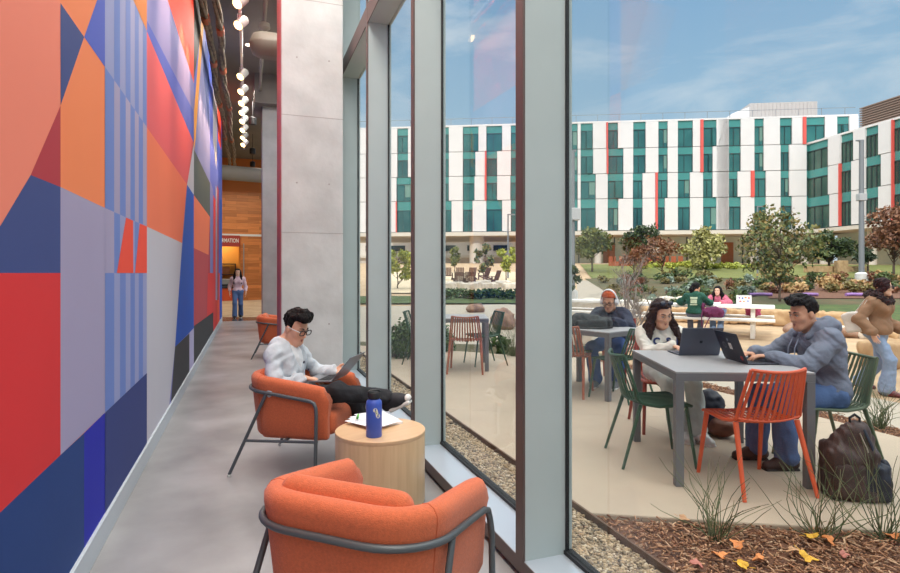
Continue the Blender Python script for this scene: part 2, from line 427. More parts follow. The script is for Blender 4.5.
MB().box((-0.2, 0.05, 0.56), (0.1, 0.1, 0.85)).build('picture_frame', mat('frame brown', (110,70,40), 0.5), t)
t = empty('printer', (-0.88, YE + 0.1, 0.83), 0, 'grey desktop printer on the service counter beside the pale pillar edge', 'printer')
MB().box((-0.24, 0, 0), (0.2, 0.34, 0.34)).build('body', mat('printer grey', (130,132,136), 0.5), t, bevel=0.03)
MB().box((-0.2, -0.02, 0.05), (0.16, 0.02, 0.12)).build('paper_tray', M_black, t)
d = struct(MB().box((-0.26, YE - 0.025, 0.2), (1.2, YE + 0.02, 2.96)).build('door_1', M_oak))
h = MB(); h.tube([(-0.17, YE - 0.1, 1.15), (-0.17, YE - 0.1, 2.65)], 0.022, 8)
for z in (1.3, 2.5): h.cyl((-0.17, YE - 0.1, z), (-0.17, YE - 0.02, z), 0.015, 8)
o = h.build('door_handle', mat('steel', (190,186,180), 0.3, 0.8), d)
# timber baffles over the lobby
for k in range(6):
    x = -3.0 + k * 0.38
    struct(MB().box((x, 18.2, 5.0), (x + 0.07, 25.2, 5.35)).build('ceiling_baffle_%d' % (k + 1), woodmat('yellow baffle', (228,170,70), (206,146,50), 'Y', 4)))

# ------------------------------------------------------------------ services below the ceiling
M_cab = mat('braided conduit', (150,134,112), 0.6, rgb2=(92,80,68), scale=9, bump=0.5, bscale=30)
for k, (dx, dz, lab) in enumerate(((0.0, 0.0, 'grey brown braided cable bundle running along the top of the mural, wall side'), (0.17, 0.06, 'grey brown braided cable bundle hanging beside the mural top, corridor side'))):
    b = MB()
    for s in range(3):
        pts = []
        for i in range(150):
            y = 5.0 + i * 0.13
            ph = y * 2.1 + s * 2.094 + k
            pts.append((-0.62 + dx + 0.032 * math.cos(ph) + 0.02 * math.sin(y * 1.3 + k), y, 5.36 + dz + 0.032 * math.sin(ph) + 0.04 * math.sin(y * 0.9)))
        b.tube(pts, 0.031, 7)
    o = b.build('cable_bundle', M_cab, smooth=True)
    tag(o, lab, 'cable bundle', 'cable bundles along the mural top')
    # orange identification bands clipped round the bundle
    for j, y in enumerate((9.5, 11.3, 14.2, 17.6)):
        yy = y + k * 0.5
        bb = MB().tube([(-0.62 + dx + 0.02 * math.sin(yy * 1.3 + k), yy, 5.36 + dz + 0.04 * math.sin(yy * 0.9)), (-0.62 + dx + 0.02 * math.sin(yy * 1.3 + k), yy + 0.22, 5.36 + dz + 0.04 * math.sin(yy * 0.9))], 0.066, 12)
        bb.build('marker_band', mat('orange band', (186,98,62), 0.6), o, smooth='auto')

M_tw = mat('white lamp housing', (225,222,216), 0.4)
M_lens = mat('lit lamp lens', (255,236,200), 0.4, emit=(255,206,130), estr=9)
rail = empty('lighting_track', (-0.1, 4.0, 4.93), 0, 'long white lighting track hanging below the ceiling near the mural', 'lighting track')
MB().box((-0.018, 0, -0.02), (0.018, 13.0, 0.02)).build('rail', M_tw, rail)
for k in range(6): MB().cyl((0, 0.4 + k * 2.4, 0.02), (0, 0.4 + k * 2.4, 1.27), 0.006, 6).build('hanger_rod', M_tw, rail)
ys = [4.7, 6.0, 7.46, 8.1, 10.2, 11.05, 11.8, 12.5, 13.2, 14.0, 14.8, 15.6]
proto = None
for i, y in enumerate(ys):
    if proto is None:
        t = empty('track_light', (-0.1, y, 4.91), 0)
        MB().box((-0.02, -0.06, -0.03), (0.02, 0.06, 0.0)).build('adapter', M_tw, t, bevel=0.004)
        MB().box((-0.035, -0.006, -0.16), (-0.028, 0.006, -0.02)).build('yoke', M_tw, t)
        ax = Vector((-0.50, -0.50, -0.72)).normalized(); c0 = Vector((0.02, 0, -0.13))
        b = MB(); b.tube([c0 - ax * 0.10, c0 - ax * 0.08, c0 + ax * 0.09], [0.045, 0.062, 0.066], 18); b.build('lamp_housing', M_tw, t, smooth='auto')
        l = MB(); l.tube([c0 + ax * 0.0905, c0 + ax * 0.096], [0.058, 0.056], 18); l.build('lens', M_lens, t, smooth='auto')
        proto = t
    else:
        t = copytree(proto); t.location = (-0.1, y, 4.91)
    where = ['nearest the camera on the track, above the photo', 'second nearest the camera on the track, above the photo', 'nearest the top of the photo', 'second along the track, just before the gap', 'first one past the gap in the track', 'second past the gap in the track', 'third past the gap in the track', 'fourth past the gap in the track', 'fourth from the far end of the track', 'third from the far end of the track', 'second from the far end of the track', 'last at the far end of the track'][i]
    tag(t, 'lit white track spotlight, ' + where, 'spotlight', 'track spotlights')
    L_ = bpy.data.lights.new('spot', 'SPOT'); L_.energy = 180; L_.color = (1.0, 0.62, 0.30); L_.spot_size = R(52); L_.spot_blend = 0.7; L_.shadow_soft_size = 0.05
    lo_ = bpy.data.objects.new('spot', L_); COL.objects.link(lo_)
    p = Vector((-0.1, y, 4.91)) + c0 + ax * 0.11
    lo_.location = p; lo_.rotation_euler = (Vector((-0.70, y - 0.15, 3.9)) - p).to_track_quat('-Z', 'Y').to_euler()

# large duct crossing and others
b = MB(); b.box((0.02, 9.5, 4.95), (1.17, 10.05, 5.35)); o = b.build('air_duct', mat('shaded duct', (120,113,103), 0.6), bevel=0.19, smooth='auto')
tag(o, 'wide rounded grey air duct crossing under the ceiling behind the first spotlights', 'duct')
o = MB().tube([(-3.0, 19.2, 4.66), (1.1, 20.0, 4.66)], 0.24, 20).build('air_duct', M_duct, smooth='auto')
tag(o, 'round grey air duct high in the far lobby', 'duct')
o = MB().tube([(0.27, 3, 5.8), (0.27, 14.3, 5.8)], 0.03, 10).build('sprinkler_pipe', M_duct, smooth='auto')
tag(o, 'thin straight sprinkler pipe under the ceiling beside the near column', 'pipe')
for (x, y, lab) in ((0.27, 8.2, 'round grey sprinkler fitting on the pipe, nearest the top of the photo'), (0.27, 10.4, 'round grey sprinkler fitting on the pipe, just past the wide duct')):
    MB().lathe([(0.02, 0), (0.09, -0.02), (0.10, -0.10), (0.05, -0.14), (0.01, -0.15)], 16).build('sprinkler', M_duct, o, smooth='auto', loc=(x, y, 5.79))
for (px, py, d_, lab) in ((252.6, 121, 15.5, 'black cylinder pendant lamp hung from the ceiling, nearest of the far three'), (252.6, 151, 19.5, 'black cylinder pendant lamp in the lobby, middle of the three'), (252.6, 164, 22.5, 'black cylinder pendant lamp in the lobby, farthest and lowest of the three')):
    p = AT(px, py, d_)
    t = empty('pendant_lamp', p, 0, lab, 'pendant lamp', 'black pendant lamps')
    MB().lathe([(0.05, -0.12), (0.10, -0.10), (0.10, 0.08), (0.03, 0.12)], 16).build('lamp_shade', M_black, t, smooth='auto')
    MB().cyl((0, 0, 0.12), (0, 0, 6.2 - p.z), 0.01, 6).build('stem', M_black, t)
for (x, y, lab) in ((0.02, 12.6, 'small lit round downlight in the dark ceiling beyond the wide duct'), (-0.3, 8.6, 'small lit round downlight in the ceiling above the cable bundles')):
    o = MB().cyl((x, y, 6.19), (x, y, 6.2), 0.07, 14).build('downlight', mat('downlight glow', (255,240,215), 0.4, emit=(255,236,205), estr=4))
    tag(o, lab, 'downlight', 'ceiling downlights')

# unseen fill lamps added to brighten the corridor (above the frame) and lobby
def area(name, loc, sx, sy, e, col=(1, 0.93, 0.85), rot=(0, 0, 0)):
    l = bpy.data.lights.new(name, 'AREA'); l.shape = 'RECTANGLE'; l.size = sx; l.size_y = sy; l.energy = e; l.color = col
    o = bpy.data.objects.new(name, l); COL.objects.link(o); o.location = loc; o.rotation_euler = rot
    return o
for k, y in enumerate((-3.5, -0.5, 2.5, 5.5)):
    area('corridor_fill', (0.25, y, 5.9), 1.2, 2.4, INT_E)
for k, y in enumerate((8.4, 12.0, 16.0)):
    area('corridor_fill', (0.3, y, 6.1), 0.5, 1.4, INT_E * 0.8)
area('lobby_fill', (-1.2, 22.0, 4.9), 3.5, 4.5, LOB_E, (1, 0.86, 0.68))
area('office_light', (-1.4, YE + 0.9, 2.9), 1.6, 0.8, 40, (1, 0.8, 0.5))
# ================================================================== IMPLICIT SURFACES (organic shapes)
class SDF:
    """smooth union of round cones / ellipsoids / boxes with later cuts, meshed by surface nets"""
    def __init__(s): s.add_ = []; s.sub_ = []; s.fold = None; s.planes = []
    def rc(s, a, b, ra, rb, k=0.02): s.add_.append(('c', np.array(a, float), np.array(b, float), ra, rb, k)); return s
    def chain(s, pts, rs, k=0.02):
        for i in range(len(pts) - 1): s.rc(pts[i], pts[i+1], rs[i], rs[i+1], k)
        return s
    def el(s, c, r, M=None, k=0.02): s.add_.append(('e', np.array(c, float), np.array(r, float), M, 0, k)); return s
    def bx(s, c, h, rad, M=None, k=0.02): s.add_.append(('b', np.array(c, float), np.array(h, float), M, rad, k)); return s
    def csub(s, a, b, ra, rb, k=0.01): s.sub_.append(('c', np.array(a, float), np.array(b, float), ra, rb, k)); return s
    def esub(s, c, r, M=None, k=0.01): s.sub_.append(('e', np.array(c, float), np.array(r, float), M, 0, k)); return s
    def bsub(s, c, h, rad, M=None, k=0.01): s.sub_.append(('b', np.array(c, float), np.array(h, float), M, rad, k)); return s
    def cut(s, p, n): s.planes.append((np.array(p, float), np.array(n, float) / np.linalg.norm(n))); return s   # removes the side n points to
    @staticmethod
    def bounds(q, m):
        if q[0] == 'c':
            r = max(q[3], q[4]); return np.minimum(q[1], q[2]) - r - m, np.maximum(q[1], q[2]) + r + m
        r = float(np.max(q[2])) * (1.0 if q[0] == 'e' else 1.75) + (q[4] if q[0] == 'b' else 0)
        if q[3] is None: r = q[2] + (q[4] if q[0] == 'b' else 0)
        return q[1] - r - m, q[1] + r + m
    @staticmethod
    def ev(q, P):
        if q[0] == 'c':
            a, b = q[1], q[2]; ab = b - a; L = max(float(ab @ ab), 1e-9)
            t = np.clip(((P - a) @ ab) / L, 0, 1)
            return np.linalg.norm(P - a - t[..., None] * ab, axis=-1) - (q[3] + (q[4] - q[3]) * t)
        p = P - q[1]
        if q[3] is not None: p = p @ np.array(q[3])          # columns of M = local axes
        if q[0] == 'e':
            r = q[2]; k0 = np.linalg.norm(p / r, axis=-1); k1 = np.linalg.norm(p / (r * r), axis=-1)
            return k0 * (k0 - 1.0) / np.maximum(k1, 1e-9)
        d = np.abs(p) - q[2]
        return np.linalg.norm(np.maximum(d, 0), axis=-1) + np.minimum(d.max(axis=-1), 0) - q[4]
    def mesh(s, h):
        lo = np.min([s.bounds(q, 0)[0] for q in s.add_], axis=0) - 3 * h; hi = np.max([s.bounds(q, 0)[1] for q in s.add_], axis=0) + 3 * h
        n = np.ceil((hi - lo) / h).astype(int) + 1
        ax = [lo[i] + h * np.arange(n[i]) for i in range(3)]
        V = np.full(n, 1.0, dtype=np.float64)
        def region(q, m):
            a, b = s.bounds(q, m)
            i0 = np.clip(np.floor((a - lo) / h).astype(int), 0, n); i1 = np.clip(np.ceil((b - lo) / h).astype(int) + 1, 0, n)
            sl = tuple(slice(i0[i], i1[i]) for i in range(3))
            if any(i1[i] <= i0[i] for i in range(3)): return None, None
            G = np.stack(np.meshgrid(*[ax[i][sl[i]] for i in range(3)], indexing='ij'), -1)
            return sl, G
        for q in s.add_:
            sl, G = region(q, 0.05)
            d = s.ev(q, G); k = q[5]; v = V[sl]
            hh = np.maximum(k - np.abs(v - d), 0) / k
            V[sl] = np.minimum(v, d) - hh * hh * k * 0.25
        if s.fold:
            A, fr, seed = s.fold
            G = np.stack(np.meshgrid(*ax, indexing='ij'), -1)
            rs = np.random.RandomState(seed); nz = 0
            for _ in range(5):
                w = rs.normal(size=3) * fr; w2 = rs.normal(size=3) * fr * 0.6; p0 = rs.uniform(0, 6.28, 2)
                nz = nz + np.sin(G @ w + 1.7 * np.sin(G @ w2 + p0[1]) + p0[0])
            n2 = 0
            for _ in range(4):
                w = rs.normal(size=3) * fr * 2.6; w2 = rs.normal(size=3) * fr * 1.2; p0 = rs.uniform(0, 6.28, 2)
                n2 = n2 + np.sin(G @ w + 1.9 * np.sin(G @ w2 + p0[1]) + p0[0])
            V = V + A * (nz * 0.4 + n2 * 0.20)
            del G
        for q in s.sub_:
            sl, G = region(q, 0.04)
            if sl is None: continue
            d = -s.ev(q, G); k = q[5]; v = V[sl]
            hh = np.maximum(k - np.abs(v - d), 0) / k
            V[sl] = np.maximum(v, d) + hh * hh * k * 0.25
        if s.planes:
            G = np.stack(np.meshgrid(*ax, indexing='ij'), -1)
            for p, nn in s.planes: V = np.maximum(V, (G - p) @ nn)
        S = V < 0
        # surface nets
        c = np.array(V.shape) - 1
        cnt = np.zeros(c, dtype=np.int16); acc = np.zeros(tuple(c) + (3,)); cor = [(i, j, k) for i in (0, 1) for j in (0, 1) for k in (0, 1)]
        def cs(o): return tuple(slice(o[i], o[i] + c[i]) for i in range(3))
        for a in range(3):
            for o in cor:
                if o[a]: continue
                o2 = list(o); o2[a] = 1
                v0 = V[cs(o)]; v1 = V[cs(o2)]; m = (v0 < 0) != (v1 < 0)
                if not m.any(): continue
                t = v0[m] / (v0[m] - v1[m])
                p = np.tile(np.array(o, float), (len(t), 1)); p[:, a] += t
                acc[m] += p; cnt[m] += 1
        act = cnt > 0
        idx = np.full(c, -1, dtype=np.int64); idx[act] = np.arange(act.sum())
        ijk = np.argwhere(act)
        verts = lo + h * (ijk + acc[act] / cnt[act][:, None])
        quads = []
        for a in range(3):
            b_, c_ = (a + 1) % 3, (a + 2) % 3
            sl0 = [slice(None)] * 3; sl1 = [slice(None)] * 3; sl0[a] = slice(0, -1); sl1[a] = slice(1, None)
            m = S[tuple(sl0)] != S[tuple(sl1)]
            e = np.argwhere(m)
            ok = (e[:, b_] > 0) & (e[:, c_] > 0) & (e[:, b_] < c[b_]) & (e[:, c_] < c[c_])
            e = e[ok]
            if not len(e): continue
            inside = S[tuple(e.T)]
            def at(db, dc):
                q = e.copy(); q[:, b_] += db; q[:, c_] += dc
                return idx[tuple(q.T)]
            Q = np.stack([at(-1, -1), at(0, -1), at(0, 0), at(-1, 0)], 1)
            Q[~inside] = Q[~inside][:, ::-1]
            quads.append(Q)
        F = np.concatenate(quads)
        F = F[(F >= 0).all(axis=1)]
        return verts, F
    def build(s, name, m, parent, h=0.008, smooth_it=1):
        v, f = s.mesh(h)
        for _ in range(smooth_it):
            a = np.zeros_like(v); n = np.zeros(len(v))
            for i in range(4):
                np.add.at(a, f[:, i], v[f[:, (i+1) % 4]]); np.add.at(n, f[:, i], 1)
                np.add.at(a, f[:, i], v[f[:, (i-1) % 4]]); np.add.at(n, f[:, i], 1)
            v = v * 0.5 + 0.5 * a / np.maximum(n, 1)[:, None]
        return npmesh(name, v, f, m, parent)

# ================================================================== PEOPLE
def vec(*a): return np.array(a, float)
def unit(v): v = np.asarray(v, float); return v / max(np.linalg.norm(v), 1e-9)
def ik(a, b, l1, l2, pole):
    """joint between a and b"""
    a = np.asarray(a, float); b = np.asarray(b, float); d = b - a; L = np.linalg.norm(d)
    if L > (l1 + l2) * 0.998: b = a + d * ((l1 + l2) * 0.998 / L); d = b - a; L = np.linalg.norm(d)
    x = (l1*l1 - l2*l2 + L*L) / (2*L); y = math.sqrt(max(l1*l1 - x*x, 0))
    u = d / L; p = np.asarray(pole, float); p = unit(p - u * (p @ u))
    return a + u * x + p * y, b
def frame(f, up=(0, 0, 1), roll=0.0):
    f = unit(f); u = np.array(up, float); r = unit(np.cross(f, u)); u = np.cross(r, f)
    if roll:
        r, u = r * math.cos(roll) + u * math.sin(roll), u * math.cos(roll) - r * math.sin(roll)
    return r, f, u          # right, forward, up

def hand(s, w, d, n, side, curl=0.5, sc=1.0, thumb=0.5):
    """w wrist, d direction of the hand, n palm normal; four unequal bent fingers and a thumb from the palm's side"""
    d = unit(d); n = unit(np.asarray(n, float) - d * (np.asarray(n, float) @ d)); a = np.cross(d, n) * side      # a: towards the thumb
    pt = lambda x, y, z: w + (d * x + a * y + n * z) * sc
    for i, y in enumerate((0.027, 0.009, -0.009, -0.026)):
        s.rc(pt(0.0, y * 0.55, 0), pt(0.082 - 0.004 * abs(i - 1), y, 0), 0.0135 * sc, 0.0115 * sc, 0.008)
    L = ((0.040, 0.024, 0.020), (0.045, 0.028, 0.021), (0.041, 0.026, 0.020), (0.032, 0.019, 0.018))
    for i, y in enumerate((0.028, 0.0095, -0.0095, -0.027)):
        p = pt(0.082 - 0.004 * abs(i - 1), y, 0); ang = 0.0; fan = (0.12, 0.03, -0.06, -0.16)[i]
        rr = 0.0092 if i < 3 else 0.0082
        for j, l in enumerate(L[i]):
            ang += curl * (0.55, 0.65, 0.4)[j]
            dr = unit((d * math.cos(fan) + a * math.sin(fan)) * math.cos(ang) + n * math.sin(ang))
            q = p + dr * l * sc; s.rc(p, q, rr * sc * (1 - 0.06 * j), rr * sc * (0.94 - 0.06 * j), 0.003); p = q
    p = pt(0.022, 0.026, 0.006); q = pt(0.052, 0.05, 0.014 + 0.014 * thumb); s.rc(p, q, 0.0145 * sc, 0.0115 * sc, 0.01)
    r_ = pt(0.082, 0.055 - 0.012 * thumb, 0.022 + 0.022 * thumb); s.rc(q, r_, 0.0112 * sc, 0.009 * sc, 0.004)

def head_prims(s, c, F, sc=1.0, jaw=1.0):
    r, f, u = F
    M = np.stack([r, f, u], 1)
    H = lambda x, y, z: c + (r * x + f * y + u * z) * sc
    s.el(H(0, -0.012, 0.036), vec(0.075, 0.094, 0.086) * sc, M, 0.03)
    s.el(H(0, 0.026, -0.038), vec(0.057 * jaw, 0.062, 0.078) * sc, M, 0.03)
    s.rc(H(-0.018, 0.062, -0.094), H(0.018, 0.062, -0.094), 0.02 * sc, 0.02 * sc, 0.025)
    for q in (-1, 1):
        s.rc(H(0.045 * q * jaw, 0.0, -0.062), H(0.012 * q, 0.060, -0.094), 0.02 * sc, 0.02 * sc, 0.03)
        s.el(H(0.038 * q, 0.055, -0.022), vec(0.026, 0.026, 0.028) * sc, M, 0.025)
        s.rc(H(0.012 * q, 0.083, 0.022), H(0.046 * q, 0.068, 0.02), 0.010 * sc, 0.009 * sc, 0.014)
        s.el(H(0.074 * q, -0.008, -0.008), vec(0.011, 0.02, 0.031) * sc, M, 0.006)
    s.rc(H(0, 0.083, 0.012), H(0, 0.104, -0.030), 0.008 * sc, 0.0125 * sc, 0.010)
    for q in (-1, 1): s.el(H(0.013 * q, 0.092, -0.034), vec(0.009, 0.011, 0.008) * sc, M, 0.006)
    s.rc(H(-0.016, 0.082, -0.060), H(0.016, 0.082, -0.060), 0.0075 * sc, 0.0075 * sc, 0.006)
    s.rc(H(-0.014, 0.080, -0.072), H(0.014, 0.080, -0.072), 0.0085 * sc, 0.0085 * sc, 0.006)
    for q in (-1, 1): s.esub(H(0.032 * q, 0.098, 0.003), vec(0.018, 0.018, 0.012) * sc, M, 0.012)
    return H, M

SKIN = {}
def skinmat(k, rgb):
    return mat('skin ' + k, rgb, 0.55, var=0.05, scale=14, spec=0.25)

def person(name, loc, rz, label, cfg, group=None):
    """local frame: +Y is the way the person faces, +X their right"""
    root = None
    h = cfg.get('h', 0.007); S = cfg.get('S', 1.0)
    g = lambda k, dflt: np.array(cfg.get(k, dflt), float)
    pel = g('pel', (0, 0, 0.52)); neck = g('neck', pel + vec(0, 0.05, 0.50) * S); mid = g('mid', (pel + neck) / 2 + vec(0, -0.015, 0))
    hd = g('head', neck + vec(0, 0.05, 0.145)); look = g('look', (0, 1, -0.2)); HF = frame(look, roll=cfg.get('roll', 0.0))
    shw = cfg.get('shw', 0.175) * S
    tw = unit(g('shdir', (1, 0, 0)))
    sh = {1: g('shR', neck + tw * shw + vec(0, -0.01, -0.055)), -1: g('shL', neck - tw * shw + vec(0, -0.01, -0.055))}
    hp = {1: pel + vec(0.085, 0, -0.01) * S, -1: pel + vec(-0.085, 0, -0.01) * S}
    ua, fa, th, sk = 0.285 * S, 0.25 * S, 0.42 * S, 0.41 * S
    ua = cfg.get('ua', ua); fa = cfg.get('fa', fa); th = cfg.get('th', th); sk = cfg.get('sk', sk)
    wr = {1: g('wrR', (0.2, 0.3, 0.7)), -1: g('wrL', (-0.2, 0.3, 0.7))}
    an = {1: g('anR', (0.12, 0.4, 0.08)), -1: g('anL', (-0.12, 0.4, 0.08))}
    el_, kn = {}, {}
    for q, c in ((1, 'R'), (-1, 'L')):
        el_[q], wr[q] = ik(sh[q], wr[q], ua, fa, g('elP' + c, (q * 0.6, -0.5, -0.6)))
        kn[q], an[q] = ik(hp[q], an[q], th, sk, g('knP' + c, (q * 0.1, 0.6, 0.8)))
    fem = cfg.get('fem', 0)
    ribs = neck + (mid - neck) * 0.50
    br = (0.15 if fem else 0.165) * S; bd = (0.108 if fem else 0.115) * S
    Tr = frame(neck - pel, up=(0, 1, 0)); TM = np.stack([unit(np.cross((neck - pel), (0, -1, 0))), unit(np.cross(neck - pel, unit(np.cross((neck - pel), (0, -1, 0))))), unit(neck - pel)], 1)
    def torso(s, i, k=0.05):
        s.el(pel + vec(0, -0.005, 0.02), vec(0.165 * S + i, 0.12 * S + i, 0.115 * S + i), TM, k)
        s.el(mid, vec((0.128 if fem else 0.142) * S + i, 0.10 * S + i, 0.17 * S + i), TM, k)
        s.el(ribs, vec(br + i, bd + i, 0.175 * S + i), TM, k)
        s.rc(sh[-1] * 0.85 + neck * 0.15 + vec(0, 0, -0.01), sh[1] * 0.85 + neck * 0.15 + vec(0, 0, -0.01), 0.058 * S + i, 0.058 * S + i, k)
        s.rc(neck + vec(0, -0.02, -0.05), neck + vec(0, -0.01, 0.0), 0.075 * S + i, 0.052 * S + i * 0.5, k)
        if fem:
            for q in (-1, 1): s.el(ribs + TM @ vec(0.065 * q, 0.0, -0.03) + vec(0, 0.085, 0), vec(0.055, 0.05, 0.055) * S + i, None, 0.05)
    def arms(s, i, upto=1.0, k=0.03, which=(1, -1), taper=0.0):
        for q in which:
            s.rc(sh[q], el_[q], 0.050 * S + i, 0.040 * S + i, k)
            if upto > 0: s.rc(el_[q], el_[q] + (wr[q] - el_[q]) * upto, 0.040 * S + i, (0.027 + taper) * S + i, k)
    def legs(s, i, k=0.04, upto=1.0, flare=0.0, which=(1, -1)):
        for q in which:
            s.rc(hp[q], kn[q], 0.082 * S + i, 0.055 * S + i, k)
            s.rc(kn[q], kn[q] + (an[q] - kn[q]) * upto, 0.055 * S + i, 0.036 * S + i + flare, k)
    B = SDF()
    Hf, HM = head_prims(B, hd, HF, cfg.get('hs', 0.95), 0.93 if fem else 1.0)
    base = hd - HF[2] * 0.05 - HF[1] * 0.025
    B.rc(neck + vec(0, -0.015, -0.03), base, 0.056 * (0.88 if fem else 1) * S, 0.052 * (0.88 if fem else 1) * S, 0.03)
    torso(B, -0.012); arms(B, -0.004); legs(B, -0.008)
    for q, c in ((1, 'R'), (-1, 'L')):
        hdir = g('hd' + c, wr[q] - el_[q]); pal = g('pn' + c, (0, 0, -1))
        if cfg.get('hands', True): hand(B, wr[q], hdir, pal, q, cfg.get('curl' + c, 0.5), S * cfg.get('hsc', 0.95), 0.5)
        fd = unit(g('ft' + c, (0, 1, 0)))
        up = g('fu' + c, (0, 0, 1))
        B.rc(an[q], an[q] + fd * 0.10 - up * 0.045, 0.030, 0.022, 0.02)
    root = B.build(name, skinmat(cfg['skin'][0], cfg['skin'][1]), None, h)
    root.location = loc; root.rotation_euler = (0, 0, rz)
    tag(root, label, 'person', group)
    hsz = cfg.get('hs', 0.95)
    # eyes, brows, lips
    if cfg.get('face', True):
        for q in (-1, 1):
            e = MB(); e.ellipsoid((0, 0, 0), (0.0105*hsz, 0.0085*hsz, 0.0062*hsz), 12, 8)
            e.cur = 1; e.ellipsoid((0, 0.0042*hsz, -0.0012), (0.0052*hsz, 0.0052*hsz, 0.0052*hsz), 10, 8)
            M = Matrix(np.column_stack([HF[0], HF[1], HF[2]]).tolist()).to_4x4(); M.translation = Vector(Hf(0.032*q, 0.0795, 0.003))
            e.v = [tuple(M @ Vector(p)) for p in e.v]
            e.build('eye', [mat('eye white', (228,222,214), 0.3), mat('iris', (38,26,20), 0.2)], root, smooth=True)
            b = MB(); b.tube([Hf(0.014*q, 0.0935, 0.026), Hf(0.030*q, 0.0895, 0.032), Hf(0.048*q, 0.073, 0.027)], [0.0035, 0.0042, 0.002], 6)
            b.tube([Hf(0.018*q, 0.089, 0.0075), Hf(0.032*q, 0.0885, 0.0105), Hf(0.046*q, 0.079, 0.006)], [0.0016, 0.0022, 0.0014], 5)
            b.build('eyebrow', mat('brow ' + cfg['hair'][0], cfg['hair'][1], 0.7), root, smooth=True)
        l = MB(); l.tube([Hf(-0.021, 0.080, -0.066), Hf(-0.008, 0.0905, -0.0625), Hf(0, 0.0895, -0.064), Hf(0.008, 0.0905, -0.0625), Hf(0.021, 0.080, -0.066)], [0.0015, 0.0042, 0.004, 0.0042, 0.0015], 6)
        l.tube([Hf(-0.019, 0.080, -0.068), Hf(0, 0.0905, -0.073), Hf(0.019, 0.080, -0.068)], [0.0015, 0.0058, 0.0015], 6)
        l.build('lips', mat('lips ' + cfg['skin'][0], cfg.get('lip', (176,104,92)), 0.4), root, smooth=True)
    J = dict(pel=pel, neck=neck, mid=mid, ribs=ribs, hd=hd, sh=sh, el=el_, wr=wr, hp=hp, kn=kn, an=an, Hf=Hf, HF=HF, HM=HM, torso=torso, arms=arms, legs=legs, S=S, hs=hsz, TM=TM, base=base)
    return root, J

def shoe(J, q, fd, m, root, h=0.008, up=(0, 0, 1), sole=None, name='shoe', ln=0.15, sl=0.0):
    up = unit(up); fd = unit(fd); a = J['an'][q] if isinstance(J, dict) else J
    s = SDF(); heel = a - up * 0.045 - fd * 0.045; toe = a + fd * ln - up * 0.062
    s.rc(heel, a + fd * 0.06 - up * 0.05, 0.042, 0.045, 0.03); s.rc(a + fd * 0.05 - up * 0.05, toe, 0.046, 0.034, 0.03)
    s.rc(a - up * 0.005 - fd * 0.01, a + fd * 0.05 - up * 0.04, 0.046, 0.042, 0.03)
    s.cut(a - up * 0.085, -up)
    o = s.build(name, m, root, h)
    if sole is not None:
        z = SDF(); side = np.cross(fd, up)
        z.bx(a + fd * 0.05 - up * 0.088, vec(0.028, ln * 0.5 + 0.04 - sl, 0.004), 0.012, np.stack([side, fd, up], 1), 0.01)
        z.build('sole', sole, o, h)
    return o
def cloth(name, rgb, **k):
    k.setdefault('rough', 0.85); k.setdefault('var', 0.12); k.setdefault('scale', 9); k.setdefault('bump', 0.35); k.setdefault('bscale', 60)
    return mat('cloth ' + name, rgb, **k)
def hairmat(name, rgb):
    return mat('hair ' + name, rgb, 0.55, var=0.45, scale=26, bump=0.6, bscale=40, stretch=(3, 3, 0.4), spec=0.12)
def drape(txt, size, center, ax, up, nrm, target, m, parent, name, off=0.004, bold=0.0):
    """lettering laid on the surface of a garment"""
    from mathutils.bvhtree import BVHTree
    me = target.data
    bv = BVHTree.FromPolygons([v.co for v in me.vertices], [tuple(p.vertices) for p in me.polygons])
    v, f = text_mesh(txt, size, 0.0, bold)
    bm = bmesh.new(); vs_ = [bm.verts.new(p) for p in v]
    for q in f:
        try: bm.faces.new([vs_[i] for i in q])
        except ValueError: pass
    bmesh.ops.triangulate(bm, faces=bm.faces); bmesh.ops.subdivide_edges(bm, edges=bm.edges, cuts=3, use_grid_fill=True)
    bm.verts.index_update(); v = [tuple(p.co) for p in bm.verts]; f = [tuple(p.index for p in q.verts) for q in bm.faces]; bm.free()
    ax = Vector(ax); up = Vector(up); n = Vector(nrm); c = Vector(center); out = []
    for p in v:
        q = c + ax * p[0] + up * p[1] + n * 0.3
        hit = bv.ray_cast(q, -n, 0.6)
        out.append(tuple((hit[0] if hit[0] is not None else q - n * 0.3) + n * off))
    b = MB(); b.add(out, f)
    return b.build(name, m, parent)
# ================================================================== LOUNGE CHAIRS
M_orange = mat('orange wool', (204,103,64), 0.9, var=0.12, scale=110, bump=0.4, bscale=260, sheen=0.15)
M_tube = mat('grey powder coated tube', (88,94,98), 0.4, 0.3)
M_glide = mat('clear glide', (210,210,205), 0.3)

